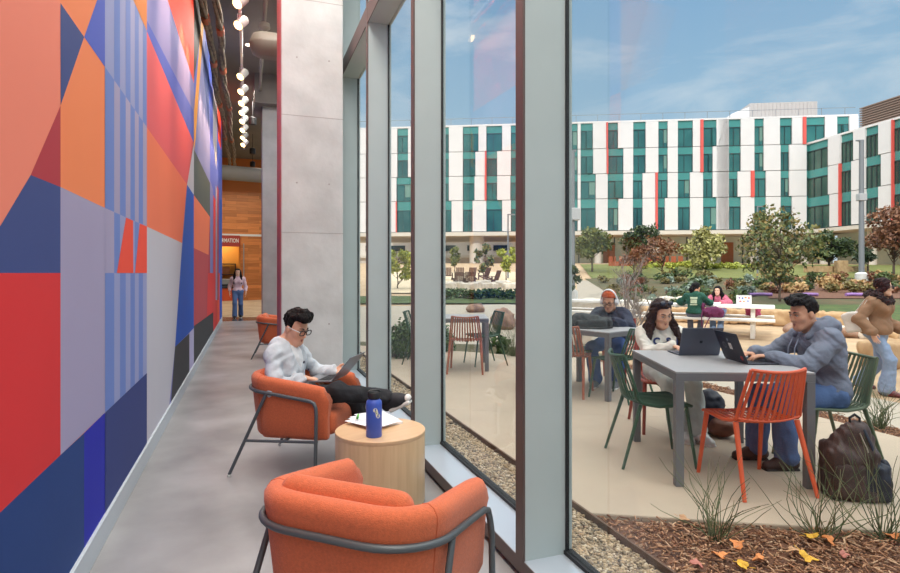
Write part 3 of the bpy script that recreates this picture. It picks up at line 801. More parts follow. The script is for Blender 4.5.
def lounge_chair():
    root = empty('lounge_chair', (0, 0, 0))
    # plan path of the wrap-round shell (middle of its thickness), from left arm tip round the back to right arm tip
    path = []
    hw, yb, yt, r = 0.285, -0.275, 0.30, 0.15
    for i in range(9): path.append((-hw, yt + (yb + r - yt) * i / 8))
    path += [p[:2] for p in arc((-hw + r, yb + r), r, 180, 270, 8)[1:]]
    for i in range(1, 9): path.append((-hw + r + (2*hw - 2*r) * i / 8, yb))
    path += [p[:2] for p in arc((hw - r, yb + r), r, 270, 360, 8)[1:]]
    for i in range(1, 9): path.append((hw, yb + r + (yt - yb - r) * i / 8))
    n = len(path); rows = []; rail = []
    for i, (x, y) in enumerate(path):
        a = Vector(path[max(i-1, 0)]); b = Vector(path[min(i+1, n-1)]); t = (b - a).normalized(); o = Vector((t.y, -t.x)) * -1
        o = Vector((-t.y, t.x)) * -1           # outward (right of travel)
        f = min(1.0, max(0.0, (y - yb) / (yt - yb)))
        top = 0.712 - 0.080 * (f ** 1.1)
        end = max(0.0, (f - 0.86) / 0.14)
        th = 0.044 - 0.010 * end
        lean = 0.055
        ring = []
        zb = 0.265
        prof = [(-th*0.7, zb), (th*0.7, zb), (th, zb + 0.03), (th, zb + 0.15), (th, top - 0.10)]
        for k in range(7):
            an = -10 + 200 * k / 6
            prof.append((math.cos(R(an)) * th * 1.06, top - 0.046 + math.sin(R(an)) * 0.046))
        prof += [(-th, top - 0.10), (-th, zb + 0.15), (-th, zb + 0.03)]
        for (u, z) in prof:
            q = u + lean * ((z - zb) / 0.47 - 0.62) * (0.5 + 0.5 * (1 - f))
            ring.append((x + o.x * q, y + o.y * q - (0.02 * end if z > top - 0.1 else 0), z))
        rows.append(ring)
        q = th + 0.013 + lean * ((top - 0.105 - zb) / 0.47 - 0.62) * (0.5 + 0.5 * (1 - f))
        rail.append((x + o.x * q, y + o.y * q, top - 0.105))
    b = MB(); b.grid(rows, True)
    b.poly(rows[0]); b.poly(rows[-1], True)
    sh = b.build('backrest', M_orange, root, smooth='auto')
    sh.modifiers.new('b', 'BEVEL').width = 0.02; sh.modifiers['b'].segments = 3; sh.modifiers['b'].limit_method = 'ANGLE'; sh.modifiers['b'].angle_limit = R(60)
    for i in (10, n - 11):                                       # seams where the arm panels meet the back
        MB().tube([rows[i][k] for k in range(1, 13)], 0.002, 5).build('seam', mat('seam thread', (186,84,50), 0.9), sh, smooth=True)
    s = SDF(); s.bx((0, 0.055, 0.365), (0.19, 0.22, 0.03), 0.055, None, 0.02)
    s.build('seat', M_orange, root, 0.014, 2)
    s = SDF(); s.rc((-0.19, -0.205, 0.635), (0.19, -0.205, 0.635), 0.06, 0.06); s.rc((-0.2, -0.215, 0.695), (0.2, -0.215, 0.695), 0.042, 0.042, 0.05); s.rc((-0.19, -0.19, 0.55), (0.19, -0.19, 0.55), 0.06, 0.06, 0.06)
    s.build('back_cushion', M_orange, root, 0.013, 2)
    MB().box((-0.25, -0.22, 0.245), (0.25, 0.24, 0.30)).build('seat_base', M_orange, root, bevel=0.025, smooth='auto')
    fr = rail[2:-2]
    def leg(tip, sx):
        x, y, z = tip
        return [(x + sx*0.004, y + 0.03, z - 0.012), (x + sx*0.006, y + 0.045, z - 0.045), (x + sx*0.012, y + 0.05, z - 0.10), (sx*0.36, y + 0.045, 0.012)]
    MB().tube(fr, 0.0125, 10).build('frame_rail', M_tube, root, smooth='auto')
    for tip, sx in ((fr[0], -1), (fr[-1], 1)):
        l = MB().tube([tip] + leg(tip, sx), 0.0125, 10).build('leg', M_tube, root, smooth='auto')
        MB().cyl((sx*0.36, tip[1] + 0.045, 0), (sx*0.36, tip[1] + 0.045, 0.014), 0.014, 10).build('foot_glide', M_glide, l)
    for sx in (-1, 1):
        j = min(range(len(fr)), key=lambda i: abs(fr[i][1] + 0.13) + (0 if fr[i][0]*sx > 0 else 9))
        a = Vector(fr[j]); e = Vector((sx*0.365, -0.40, 0.012))
        l = MB().tube([a, a.lerp(e, 0.5), e], 0.0115, 10).build('leg', M_tube, root, smooth='auto')
        MB().cyl((e.x, e.y, 0), (e.x, e.y, 0.016), 0.014, 10).build('foot_glide', M_glide, l)
        p = a.lerp(e, 0.58); q = Vector((sx*0.335, 0.245, 0.265))
        MB().tube([p, q], 0.010, 8).build('stretcher', M_tube, root, smooth='auto')
    MB().tube([(-0.355, 0.0, 0.262), (0.355, 0.0, 0.262)], 0.010, 8).build('stretcher', M_tube, root, smooth='auto')
    return root
c1 = lounge_chair()
def put(o, p, rz): o.location = (p[0], p[1], p[2] if len(p) > 2 else 0); o.rotation_euler = (0, 0, rz)
put(c1, W(-0.262, 2.05), heading(0.38, 0.925))
tag(c1, 'orange lounge chair in front, its back to the camera, before the round wooden table', 'lounge chair', 'orange lounge chairs')
c2 = copytree(c1); put(c2, W(-1.08, 4.24), heading(0.98, -0.19))
tag(c2, 'orange lounge chair in which the man with the laptop sits', 'lounge chair', 'orange lounge chairs')
c3 = copytree(c1); put(c3, W(-2.93, 9.65), heading(0.97, 0.25))
tag(c3, 'empty orange lounge chair half hidden behind the concrete column', 'lounge chair', 'orange lounge chairs')

# ------------------------------------------------------------------ drum table and what lies on it
M_ash = woodmat('pale oak veneer', (224,192,152), (208,174,134), 'Z', 3, 0.4)
TB = W(-0.428, 3.49)
t = empty('side_table', TB, 0.4, 'round drum side table of pale wood beside the front orange chair', 'side table')
MB().lathe([(0.255, 0.0), (0.255, 0.02), (0.268, 0.02), (0.273, 0.03), (0.273, 0.435)], 72).build('drum', M_ash, t, smooth='auto')
MB().lathe([(0.273, 0.435), (0.275, 0.438), (0.275, 0.457), (0.272, 0.46)], 72).build('tabletop', woodmat('pale oak top', (224,188,148), (212,174,134), 'X', 2.5, 0.3), t, smooth='auto')

bt = empty('water_bottle', W(-0.447, 3.335, 0.46), 0.2, 'blue insulated water bottle with black cap on the round table', 'bottle')
M_bl = mat('blue powder coat', (64,94,192), 0.45)
MB().lathe([(0.044, 0), (0.0465, 0.004), (0.0465, 0.19), (0.044, 0.207), (0.034, 0.218), (0.030, 0.222)], 32).build('body', M_bl, bt, smooth='auto')
MB().lathe([(0.033, 0.222), (0.037, 0.226), (0.037, 0.256), (0.034, 0.260)], 28).build('cap', M_black, bt, smooth='auto')
MB().tube([(-0.034, 0, 0.236), (-0.036, 0, 0.264), (-0.018, 0, 0.272), (0.018, 0, 0.272), (0.036, 0, 0.264), (0.034, 0, 0.236)], 0.006, 8, flat=1.6).build('carry_loop', M_black, bt, smooth='auto')
camdir = (Vector((0, 0, 0)) - bt.location); a0 = math.atan2(camdir.y, camdir.x) - 0.2
def curved_patch(pts2, r, a_c, z_c, rot):
    return [(r*math.cos(a_c - (x*math.cos(rot) - y*math.sin(rot))/r), r*math.sin(a_c - (x*math.cos(rot) - y*math.sin(rot))/r), z_c + x*math.sin(rot) + y*math.cos(rot)) for x, y in pts2]
def pill(w, hgt, n=8):
    return [(w*math.cos(R(a)), hgt + w*math.sin(R(a))) for a in np.linspace(0, 180, n)] + [(w*math.cos(R(a)), -hgt + w*math.sin(R(a))) for a in np.linspace(180, 360, n)]
st = MB().poly(curved_patch(pill(0.0125, 0.02), 0.0471, a0 + 0.35, 0.145, -0.5)).build('sticker', mat('cream sticker', (226,224,204), 0.5), bt)
b = MB()
for k in (-1, 0, 1): b.poly(curved_patch([(0.0042*math.cos(R(a)), k*0.012 + 0.0042*math.sin(R(a))) for a in range(0, 360, 45)], 0.0474, a0 + 0.35, 0.145, -0.5))
b.build('sticker_motif', mat('sticker olive', (150,166,104), 0.5), st)

M_paper = mat('white paper', (236,236,240), 0.7, var=0.02)
t = empty('notebook', W(-0.48, 3.67, 0.46), heading(0.82, 0.57), 'open white notebook with loose sheets on the round table', 'notebook')
MB().box((-0.15, -0.115, 0), (0.15, 0.115, 0.016)).build('page_block', M_paper, t, bevel=0.003)
for k, (x, y, a) in enumerate(((0.02, -0.03, 0.12), (-0.03, 0.02, -0.06), (0.06, -0.06, 0.3))):
    MB().box((-0.14, -0.10, 0.0165 + k*0.0022), (0.14, 0.10, 0.0180 + k*0.0022), Matrix.Translation((x, y, 0)) @ Matrix.Rotation(a, 4, 'Z')).build('loose_sheet', M_paper, t)
b = MB()
for k in range(9): b.box((-0.10, -0.08 + k*0.017, 0.0228), (0.02 + 0.05*((k*7) % 3)/3, -0.078 + k*0.017, 0.0231), Matrix.Translation((0.06, -0.05, 0)) @ Matrix.Rotation(0.3, 4, 'Z'))
b.build('handwriting', mat('pencil', (150,152,170), 0.8), t)
hl = empty('highlighter_pen', W(-0.595, 3.66, 0.487), heading(0.1, -1), 'green highlighter pen lying on the white notebook', 'pen')
MB().tube([(0, -0.05, 0.006), (0, 0.03, 0.008)], 0.007, 10).build('barrel', mat('marker green', (96,196,70), 0.4), hl, smooth='auto')
MB().tube([(0, 0.03, 0.008), (0, 0.065, 0.012)], [0.0078, 0.006], 10).build('cap', mat('marker dark green', (52,150,60), 0.4), hl, smooth='auto')

# ================================================================== LAPTOPS
M_dkgrey = mat('space grey aluminium', (92,96,108), 0.35, 0.5)
M_key = mat('keys', (26,26,30), 0.5)
def laptop(loc, rz, ang, label, shell, w=0.31, dp=0.215, logo=None, stickers=(), tilt=0.0, pitch=0.0, lcy=0.5, screen=(30,34,46)):
    """+Y points from the user to the hinge; the lid opens by ang degrees from closed"""
    t = empty('laptop', loc, rz, label, 'laptop'); t.rotation_euler = (pitch, tilt, rz)
    MB().box((-w/2, -dp, 0), (w/2, 0, 0.011)).build('base', shell, t, bevel=0.004)
    kb = MB()
    for i in range(5):
        for j in range(13): kb.box((-w*0.43 + j*w*0.0665, -dp*0.52 + i*dp*0.088, 0.011), (-w*0.43 + j*w*0.0665 + w*0.056, -dp*0.52 + i*dp*0.088 + dp*0.07, 0.0125))
    kb.build('keyboard', M_key, t)
    MB().box((-w*0.17, -dp*0.93, 0.011), (w*0.17, -dp*0.60, 0.0116)).build('touchpad', shell, t)
    M = Matrix.Translation((0, 0, 0.012)) @ Matrix.Rotation(R(-ang), 4, 'X')        # closed lid lies towards -Y
    lid = MB().box((-w/2, -dp, 0), (w/2, 0, 0.006), M).build('lid', shell, t, bevel=0.002)
    MB().box((-w*0.47, -dp*0.96, -0.0012), (w*0.47, -dp*0.06, -0.0004), M).build('display', mat('display %d' % screen[0], screen, 0.15, emit=screen, estr=0.25), lid)
    def flat(pts2, z, cx, cy): return [M @ Vector((cx + x, -cy + y * -1, z)) for x, y in pts2]
    if logo:
        ap = [(0.000,0.004),(0.005,0.006),(0.010,0.004),(0.0125,0.0),(0.0105,-0.003),(0.0105,-0.006),(0.0125,-0.009),(0.009,-0.016),(0.004,-0.018),(0,-0.0165),(-0.004,-0.018),(-0.009,-0.015),(-0.0125,-0.008),(-0.0125,-0.002),(-0.010,0.004),(-0.005,0.006)]
        b = MB(); b.poly(flat(ap, 0.0066, 0, dp*lcy)); b.poly(flat([(0.001,0.008),(0.006,0.0145),(0.006,0.010),(0.003,0.0075)], 0.0066, 0, dp*lcy))
        b.build('lid_emblem', logo, lid)
    for (pts, cx, cy, m) in stickers:
        MB().poly(flat(pts, 0.0067, cx, cy)).build('sticker', m, lid)
    return t
circ = lambda r, n=16: [(r*math.cos(2*math.pi*i/n), r*math.sin(2*math.pi*i/n)) for i in range(n)]
rect = lambda a, b: [(-a, -b), (a, -b), (a, b), (-a, b)]

# ================================================================== TERRACE TABLES AND SLATTED CHAIRS
M_tab = mat('grey powder coated table', (112,113,117), 0.5, var=0.04, scale=4)
M_tabtop = mat('grey table top', (162,161,163), 0.45, var=0.04, scale=4)
def terrace_table(loc, rz, w, l, label, z=0.765):
    t = empty('terrace_table', loc, rz, label, 'table', 'grey terrace tables')
    MB().box((-w/2, -l/2, z - 0.012), (w/2, l/2, z)).build('tabletop', M_tabtop, t, bevel=0.003)
    b = MB()
    for s in (-1, 1):
        b.box((-w/2, s*l/2 - (0.05 if s > 0 else 0), z - 0.062), (w/2, s*l/2 + (0.05 if s < 0 else 0), z - 0.012))
        b.box((s*w/2 - (0.05 if s > 0 else 0), -l/2 + 0.05, z - 0.062), (s*w/2 + (0.05 if s < 0 else 0), l/2 - 0.05, z - 0.012))
    b.build('apron', M_tab, t, bevel=0.003)
    for sx in (-1, 1):
        for sy in (-1, 1):
            x0 = sx*w/2 - (0.055 if sx > 0 else 0); y0 = sy*l/2 - (0.055 if sy > 0 else 0)
            MB().box((x0, y0, 0), (x0 + 0.055, y0 + 0.055, z - 0.062)).build('leg', M_tab, t, bevel=0.003)
    return t
RZT = heading(-0.085, 1)          # long axis of the front table
T1 = terrace_table(W(1.975, 4.27), heading(0.05, 1), 0.90, 1.06, 'grey square terrace table in front with two laptops on it')
T2 = terrace_table(W(1.72, 6.85), heading(-0.634, 0.773), 0.74, 0.98, 'grey terrace table with a black bag on it, behind the front table')
T3 = terrace_table(W(0.13, 8.60), heading(0.0, 1), 0.86, 0.86, 'grey terrace table seen through the narrow pane between two metal fins')

GREEN = mat('dark green powder coat', (52,86,66), 0.45); OLIVE = mat('olive green powder coat', (82,98,76), 0.45); RED = mat('red orange powder coat', (222,96,58), 0.45); BRICK = mat('brick red powder coat', (150,64,48), 0.45); RUST = mat('rust brown powder coat', (164,92,66), 0.45)
def slat_profile(x):
    """centre line of the shell from the top of the back to the front of the seat, at lateral position x (-1..1)"""
    w = 0.055 * x * x
    pts = [(-0.315 + w, 0.80), (-0.285 + w, 0.70), (-0.25 + w*0.95, 0.60), (-0.222 + w*0.8, 0.52), (-0.198 + w*0.5, 0.475), (-0.165 + w*0.3, 0.452), (-0.12, 0.442), (-0.02, 0.440), (0.10, 0.446), (0.185, 0.450), (0.215, 0.444)]
    wid = [0.185, 0.198, 0.21, 0.218, 0.222, 0.224, 0.226, 0.228, 0.226, 0.222, 0.218]
    return [Vector((x * wid[i], p[0], p[1] + (0.022 * x * x if 2 < i < 7 else (0.012*x*x if i <= 2 else 0.008*x*x)))) for i, p in enumerate(pts)]
def ribbon(b, pts, w, th):
    rows = []
    for i, p in enumerate(pts):
        t = (pts[min(i+1, len(pts)-1)] - pts[max(i-1, 0)]).normalized(); x = Vector((1, 0, 0)); n = t.cross(x).normalized()
        rows.append([p - x*w/2 - n*th/2, p + x*w/2 - n*th/2, p + x*w/2 + n*th/2, p - x*w/2 + n*th/2])
    b.grid(rows, True); b.poly(rows[0]); b.poly(rows[-1], True)
def slat_chair(m):
    root = empty('terrace_chair', (0, 0, 0))
    N = 11; bk = MB(); se = MB()
    for i in range(N):
        x = -0.88 + 1.76 * i / (N - 1); p = slat_profile(x)
        ribbon(bk, p[:5], 0.019, 0.007); ribbon(se, p[4:], 0.019, 0.007)
    bk.build('backrest', m, root); se.build('seat', m, root)
    fr = MB()
    for s in (-1, 1): fr.tube(slat_profile(s), 0.011, 8)
    fr.tube([slat_profile(-1 + 2*i/12)[0] for i in range(13)], 0.011, 8)
    fr.tube([slat_profile(-1 + 2*i/12)[-1] for i in range(13)], 0.011, 8)
    fr.tube([slat_profile(-1 + 2*i/12)[4] - Vector((0, 0.003, 0.006)) for i in range(13)], 0.007, 6)
    fr.build('frame', m, root, smooth='auto')
    for s in (-1, 1):
        for (a, e) in (((s*0.215, -0.15, 0.46), (s*0.25, -0.29, 0.0)), ((s*0.21, 0.18, 0.45), (s*0.235, 0.245, 0.0))):
            MB().tube([a, e], [0.019, 0.0135], 10, flat=0.75).build('leg', m, root, smooth='auto')
    return root
CH = {}
def chair(m, loc, rz, label):
    k = m.name
    if k not in CH: CH[k] = slat_chair(m); t = CH[k]
    else: t = copytree(CH[k])
    put(t, loc, rz); tag(t, label, 'chair', 'slatted terrace chairs')
    return t
chair(GREEN, W(1.545, 4.345), heading(1, -0.02), 'dark green slatted chair at the left side of the front terrace table, empty')
chair(RED, W(2.035, 3.83), heading(-0.13, 1), 'bright red orange slatted chair pushed to the near side of the front terrace table')
chair(OLIVE, W(2.78, 4.22), heading(-1, 0.02), 'olive green slatted chair on which the man in the grey blue hoodie sits')
chair(BRICK, W(1.96, 5.20), heading(-0.1, -1), 'brick red slatted chair on which the woman in the cream sweater sits')
chair(RUST, W(1.40, 6.72), heading(0.45, 0.9), 'rust slatted chair at the table with the black bag, half hidden by the metal fin')
g2 = chair(GREEN, W(1.62, 7.28), heading(0.9, -0.35), 'dark green slatted chair behind the rust chair at the table with the black bag')
chair(BRICK, W(2.15, 7.42), heading(-0.6, -0.8), 'brick red slatted chair under the person with headphones')
chair(GREEN, W(1.93, 6.46), heading(-0.634, 0.773), 'dark green slatted chair at the right end of the table with the black bag')
chair(RUST, W(0.23, 8.20), heading(0.08, 1), 'rust slatted chair with its back to the glass at the table seen between the fins')
chair(GREEN, W(0.53, 8.85), heading(-1, -0.35), 'dark green slatted chair at the right of the table seen between the fins')
chair(GREEN, W(-0.43, 9.0), heading(1, -0.1), 'dark green slatted chair standing alone in the narrowest visible pane')

# laptops on the front table
M_st1 = mat('sticker white', (222,220,214), 0.5); M_st2 = mat('sticker red', (190,50,44), 0.5); M_ap = mat('pale emblem', (176,186,198), 0.25, 0.3); M_apd = mat('dark emblem', (46,48,56), 0.2, 0.4)
M_blacksh = mat('black lid', (42,44,56), 0.45, 0.1); M_silver = mat('silver aluminium', (186,188,192), 0.3, 0.5)
laptop(W(1.975, 4.50, 0.766), heading(0.02, -1), 108, 'closed-side-out dark grey laptop of the woman in the cream sweater'.replace('closed-side-out ', ''), M_dkgrey, 0.325, 0.225, M_apd)
laptop(W(2.115, 4.19, 0.766), heading(-1, -0.02), 112, 'black laptop with white and red stickers in front of the man in the hoodie', M_blacksh, 0.325, 0.225, M_ap,
       [(circ(0.026), 0.075, 0.115, mat('sticker grey', (112,116,124), 0.5)), (circ(0.021), 0.075, 0.115, M_blacksh), (rect(0.021, 0.024), -0.012, 0.115, M_st1), (rect(0.010, 0.012), -0.012, 0.115, mat('sticker tan', (176,150,130), 0.5)), (circ(0.02, 5), -0.115, 0.035, M_st2)], lcy=0.76)
# ================================================================== THE PEOPLE
HB = ('black', (24,20,20)); HD = ('dark brown', (38,27,24))
def neckcut(s, J, r=0.062, up=0.16, fwd=0.03):
    s.csub(J['neck'] + vec(0, 0.005, -0.015), J['hd'] - vec(0, 0, 0.02), r, r + 0.03, 0.012)
    s.cut(J['hd'] - J['HF'][2] * 0.075, vec(0, 0, 1)) if up else None
def short_hair(J, m, root, h=0.006, quiff=0.0, side=1):
    Hf, M, k = J['Hf'], J['HM'], J['hs']
    s = SDF()
    s.el(Hf(0, -0.020, 0.050), vec(0.083, 0.098, 0.088) * k, M, 0.03)
    s.rc(Hf(-0.045, 0.05, 0.105), Hf(0.045, 0.055, 0.108), 0.034 * k, 0.034 * k, 0.03)
    if quiff:
        s.rc(Hf(-0.03 * side, 0.06, 0.118), Hf(0.045 * side, 0.098, 0.102), 0.034 * k, 0.026 * k, 0.02)
        s.rc(Hf(-0.04 * side, 0.02, 0.128), Hf(0.04 * side, 0.075, 0.12), 0.03 * k, 0.03 * k, 0.02)
        s.rc(Hf(0, -0.03, 0.125), Hf(0.01, 0.04, 0.132), 0.03, 0.028, 0.02)
    s.fold = (0.006, 70, 3)
    s.bsub(Hf(0, 0.104, -0.02), vec(0.058, 0.06, 0.072) * k, 0.02, M, 0.02)          # the face
    s.bsub(Hf(0, 0.03, -0.085), vec(0.12, 0.09, 0.07) * k, 0.0, M, 0.02)             # below the ears
    for q in (-1, 1): s.bsub(Hf(0.088 * q, 0.006, -0.026), vec(0.02, 0.015, 0.026) * k, 0.008, M, 0.008)
    return s.build('hair', m, root, h)
def long_hair(J, m, root, ends, h=0.008, back=True, part=0.0, vol=1.0, bangs=False):
    """ends: list of (start_local, mid_world, end_world) locks"""
    Hf, M, k = J['Hf'], J['HM'], J['hs']
    s = SDF()
    s.el(Hf(0, -0.018, 0.046), vec(0.085 * vol, 0.100, 0.090) * k, M, 0.03)
    if back: s.chain([Hf(0, -0.06, 0.02), Hf(0, -0.085, -0.08), J['neck'] + vec(0, -0.075, -0.06)], [0.075, 0.07, 0.06], 0.05)
    for a, b, c in ends: s.chain([Hf(*a), b, c], [0.032 * vol, 0.036 * vol, 0.018], 0.03)
    s.fold = (0.007, 60, 5)
    s.bsub(Hf(0, 0.100, -0.028), vec(0.034, 0.07, 0.075) * k, 0.026, M, 0.015)
    return s.build('hair', m, root, h)

# ---- man in the lounge chair ------------------------------------------------------------------
SKIN1 = ('warm', (224,174,146)); SKIN2 = ('tan', (214,160,132)); SKIN3 = ('light', (232,186,162))
pm = W(-1.15, 4.25); rz1 = heading(0.98, -0.19)
root, J = person('person', pm, rz1, 'person in black glasses and pale grey cardigan using a laptop in an orange chair',
    dict(h=0.006, S=0.96, skin=SKIN1, hair=HB, pel=(0, 0.03, 0.49), shw=0.185, neck=(0, -0.085, 0.885), mid=(0, -0.07, 0.685), head=(0.01, 0.0, 1.012), look=(0.30, 1, -0.42), hs=0.98,
         wrR=(0.10, 0.115, 0.655), wrL=(-0.16, 0.235, 0.66), elPR=(0.75, -0.55, -0.5), elPL=(-0.7, -0.3, -0.6), th=0.39, sk=0.37, anR=(-0.03, 0.715, 0.51), anL=(-0.13, 0.50, 0.09), knPR=(0.85, 0, 0.5), knPL=(-0.2, 0.6, 0.8),
         hdR=(-0.30, 0.9, -0.15), hdL=(0.1, 0.95, 0.12), pnR=(0, -0.1, -1), pnL=(0.6, 0, 0.8), curlR=0.55, curlL=0.8, ftR=(0.08, 0.88, 0.46), fuR=(0, -0.46, 0.88), ftL=(0, 1, 0)))
M_card = cloth('pale blue grey knit', (194,201,208)); M_tee = cloth('white tee', (226,228,230)); M_blk = cloth('black trousers', (30,31,36))
tee = SDF(); J['torso'](tee, 0.004); neckcut(tee, J, 0.056); tee.cut(J['pel'] + vec(0, 0, -0.02), vec(0, 0, -1)); tee.fold = (0.003, 30, 2); tee.build('t_shirt', M_tee, root, 0.007)
cg = SDF(); J['torso'](cg, 0.016); J['arms'](cg, 0.017, 0.93, 0.03, (1, -1), 0.006); cg.fold = (0.007, 26, 4)
cg.rc(J['neck'] + vec(-0.05, -0.03, 0.0), J['neck'] + vec(0.05, -0.03, 0.0), 0.045, 0.045, 0.03)
cg.csub(J['neck'] + vec(0.03, 0.16, 0.02), J['pel'] + vec(0.02, 0.17, 0.16), 0.098, 0.115, 0.012)
neckcut(cg, J, 0.060); cg.cut(J['pel'] + vec(0, 0, -0.06), vec(0, 0.3, -1))
cgo = cg.build('cardigan', M_card, root, 0.007)
b = MB()
for k, t in enumerate((0.42, 0.62)):
    p = J['neck'] + vec(0.087, 0.085, 0) + (J['pel'] - J['neck'] + vec(0.0, 0.06, 0.12)) * t
    b.ellipsoid(tuple(p + vec(0.005, 0.03, 0)), (0.011, 0.006, 0.011), 10, 6)
b.build('button', mat('navy button', (30,34,60), 0.3), cgo, smooth=True)
tr = SDF(); J['legs'](tr, 0.012, 0.04, 0.93, 0.006); tr.el(J['pel'], vec(0.165, 0.125, 0.11), None, 0.05); tr.cut(J['pel'] + vec(0, 0, 0.12), vec(0, -0.75, 0.66)); tr.fold = (0.006, 24, 6); tr.build('trousers', M_blk, root, 0.008)
M_shoe = mat('black canvas shoe', (34,34,40), 0.7); M_rub = mat('white rubber', (226,224,220), 0.5)
so = shoe(J, 1, (0.08, 0.88, 0.46), M_shoe, root, 0.007, (0, -0.46, 0.88), M_rub, 'shoe', 0.12, 0.025)
s = SDF(); a = J['an'][1]; fd = unit((0.08, 0.88, 0.46)); up = unit((0, -0.46, 0.88)); s.el(a + fd * 0.125 - up * 0.06, vec(0.037, 0.030, 0.030), None, 0.01); s.build('toe_cap', M_rub, so, 0.007)
shoe(J, -1, (0, 1, 0), M_shoe, root, 0.008, (0, 0, 1), M_rub)
short_hair(J, hairmat('black', HB[1]), root, 0.006, 1.0, 1)
gl = MB(); Hf = J['Hf']
for q in (-1, 1):
    gl.cur = 0
    gl.tube([Hf(0.034*q + 0.026*math.copysign(abs(math.cos(t))**0.7, math.cos(t)), 0.1035 - 0.008*abs(math.cos(t))*0, 0.002 + 0.020*math.copysign(abs(math.sin(t))**0.7, math.sin(t))) for t in np.linspace(0, 2*math.pi, 20, endpoint=False)], 0.0036, 6, closed=True)
    gl.cur = 1; gl.tube([Hf(0.060*q, 0.102, 0.010), Hf(0.076*q, 0.06, 0.010), Hf(0.080*q, -0.01, 0.008)], 0.0034, 6)
gl.cur = 0; gl.tube([Hf(-0.009, 0.105, 0.006), Hf(0, 0.108, 0.008), Hf(0.009, 0.105, 0.006)], 0.003, 6)
gl.build('glasses', [M_black, mat('pale temple', (214,214,214), 0.3)], root, smooth=True)
# laptop on his lap
f1 = lambda f, x, z: W(-1.15 + 0.98*f*0.982 - 0.19*x*0.982, 4.25 - 0.19*f*0.982 - 0.98*x*0.982, z)
laptop(f1(0.335, -0.03, 0.635), rz1 + 0.0, 132, 'silver grey laptop open on the lap of the man in the orange chair', mat('mid grey aluminium', (128,130,136), 0.35, 0.4), 0.31, 0.225, None, (), 0.0, R(2), (150,156,168))

# ---- man in the hoodie ------------------------------------------------------------------------
root, J = person('person', W(2.80, 4.22), heading(-1, 0.02), 'person with short black hair in a grey blue hoodie typing at the front terrace table',
    dict(h=0.006, S=0.98, skin=SKIN2, hair=HB, pel=(0, 0.0, 0.535), neck=(0, 0.09, 0.985), mid=(0, 0.005, 0.76), head=(-0.01, 0.175, 1.118), look=(-0.16, 1, -0.22), hs=0.98,
         wrL=(-0.09, 0.47, 0.815), wrR=(0.07, 0.50, 0.815), elPL=(-0.75, -0.35, -0.5), elPR=(0.75, -0.3, -0.5), anL=(-0.13, 0.36, 0.09), anR=(0.10, 0.46, 0.09), knPL=(-0.15, 0.5, 0.8), knPR=(0.1, 0.5, 0.8), th=0.43,
         hdL=(0.25, 0.95, -0.05), hdR=(-0.25, 0.95, -0.05), curlL=0.6, curlR=0.6, lip=(160,96,84)))
M_hood = cloth('grey blue sweatshirt', (116,124,142)); M_jean = cloth('blue denim', (84,110,156), scale=5)
hd_ = SDF(); J['torso'](hd_, 0.026); J['arms'](hd_, 0.026, 0.92, 0.04, (1, -1), 0.004); hd_.fold = (0.0075, 22, 8)
neckcut(hd_, J, 0.056); hd_.cut(J['pel'] + vec(0, 0, -0.055), vec(0, 0, -1))
ho = hd_.build('hoodie', M_hood, root, 0.007)
n = J['neck']; hh = SDF()
hh.chain([n + vec(-0.075, 0.085, -0.03), n + vec(-0.095, 0.01, 0.035), n + vec(-0.06, -0.085, 0.05), n + vec(0.0, -0.115, 0.045), n + vec(0.06, -0.085, 0.05), n + vec(0.095, 0.01, 0.035), n + vec(0.075, 0.085, -0.03)], [0.03, 0.042, 0.05, 0.055, 0.05, 0.042, 0.03], 0.03)
hh.chain([n + vec(0, -0.11, 0.02), n + vec(0, -0.13, -0.08)], [0.075, 0.05], 0.05); hh.csub(n + vec(0, 0.01, -0.05), J['hd'], 0.058, 0.075, 0.01); hh.fold = (0.006, 30, 3)
hh.build('hood', M_hood, ho, 0.008)
b = MB()
for q in (-1, 1): b.tube([n + vec(0.035*q, 0.135, -0.05), n + vec(0.04*q, 0.165, -0.12), n + vec(0.045*q, 0.17, -0.22)], 0.004, 6)
b.build('drawstring', cloth('drawstring', (150,160,182)), ho)
jn = SDF(); J['legs'](jn, 0.016, 0.04, 0.97, 0.030); jn.el(J['pel'], vec(0.17, 0.13, 0.11), None, 0.05); jn.cut(J['pel'] + vec(0, 0, 0.12), vec(0, -0.75, 0.66)); jn.fold = (0.007, 22, 9); jn.build('jeans', M_jean, root, 0.008)
M_brsh = mat('dark brown shoe', (62,46,44), 0.6)
for q in (-1, 1): shoe(J, q, (0.05*q, 1, 0), M_brsh, root, 0.008, (0, 0, 1), mat('dark sole', (40,34,34), 0.7))
short_hair(J, hairmat('black', HB[1]), root, 0.006, 0.6, -1)

# ---- woman in the cream sweater -----------------------------------------------------------------
root, J = person('person', W(1.965, 5.25), heading(-0.03, -1), 'person with long dark hair in a cream sweater with navy letters, at a laptop',
    dict(h=0.006, S=0.93, fem=1, skin=SKIN1, hair=HD, pel=(0, 0, 0.53), neck=(0.045, 0.07, 0.925), mid=(0.02, 0.0, 0.72), head=(0.065, 0.175, 1.055), look=(-0.20, 1, -0.34), hs=0.97, roll=-0.05,
         wrR=(0.06, 0.45, 0.80), wrL=(-0.14, 0.47, 0.80), elPR=(0.75, -0.25, -0.7), elPL=(-0.75, -0.25, -0.7), anR=(0.0, 0.40, 0.09), anL=(-0.14, 0.46, 0.09), knPR=(0.15, 0.5, 0.8), knPL=(-0.1, 0.5, 0.8),
         hdR=(-0.35, 0.9, -0.05), hdL=(0.1, 1, -0.05), lip=(178,96,92)))
M_cream = cloth('cream fleece', (226,222,212)); M_navy = cloth('navy felt', (40,54,104))
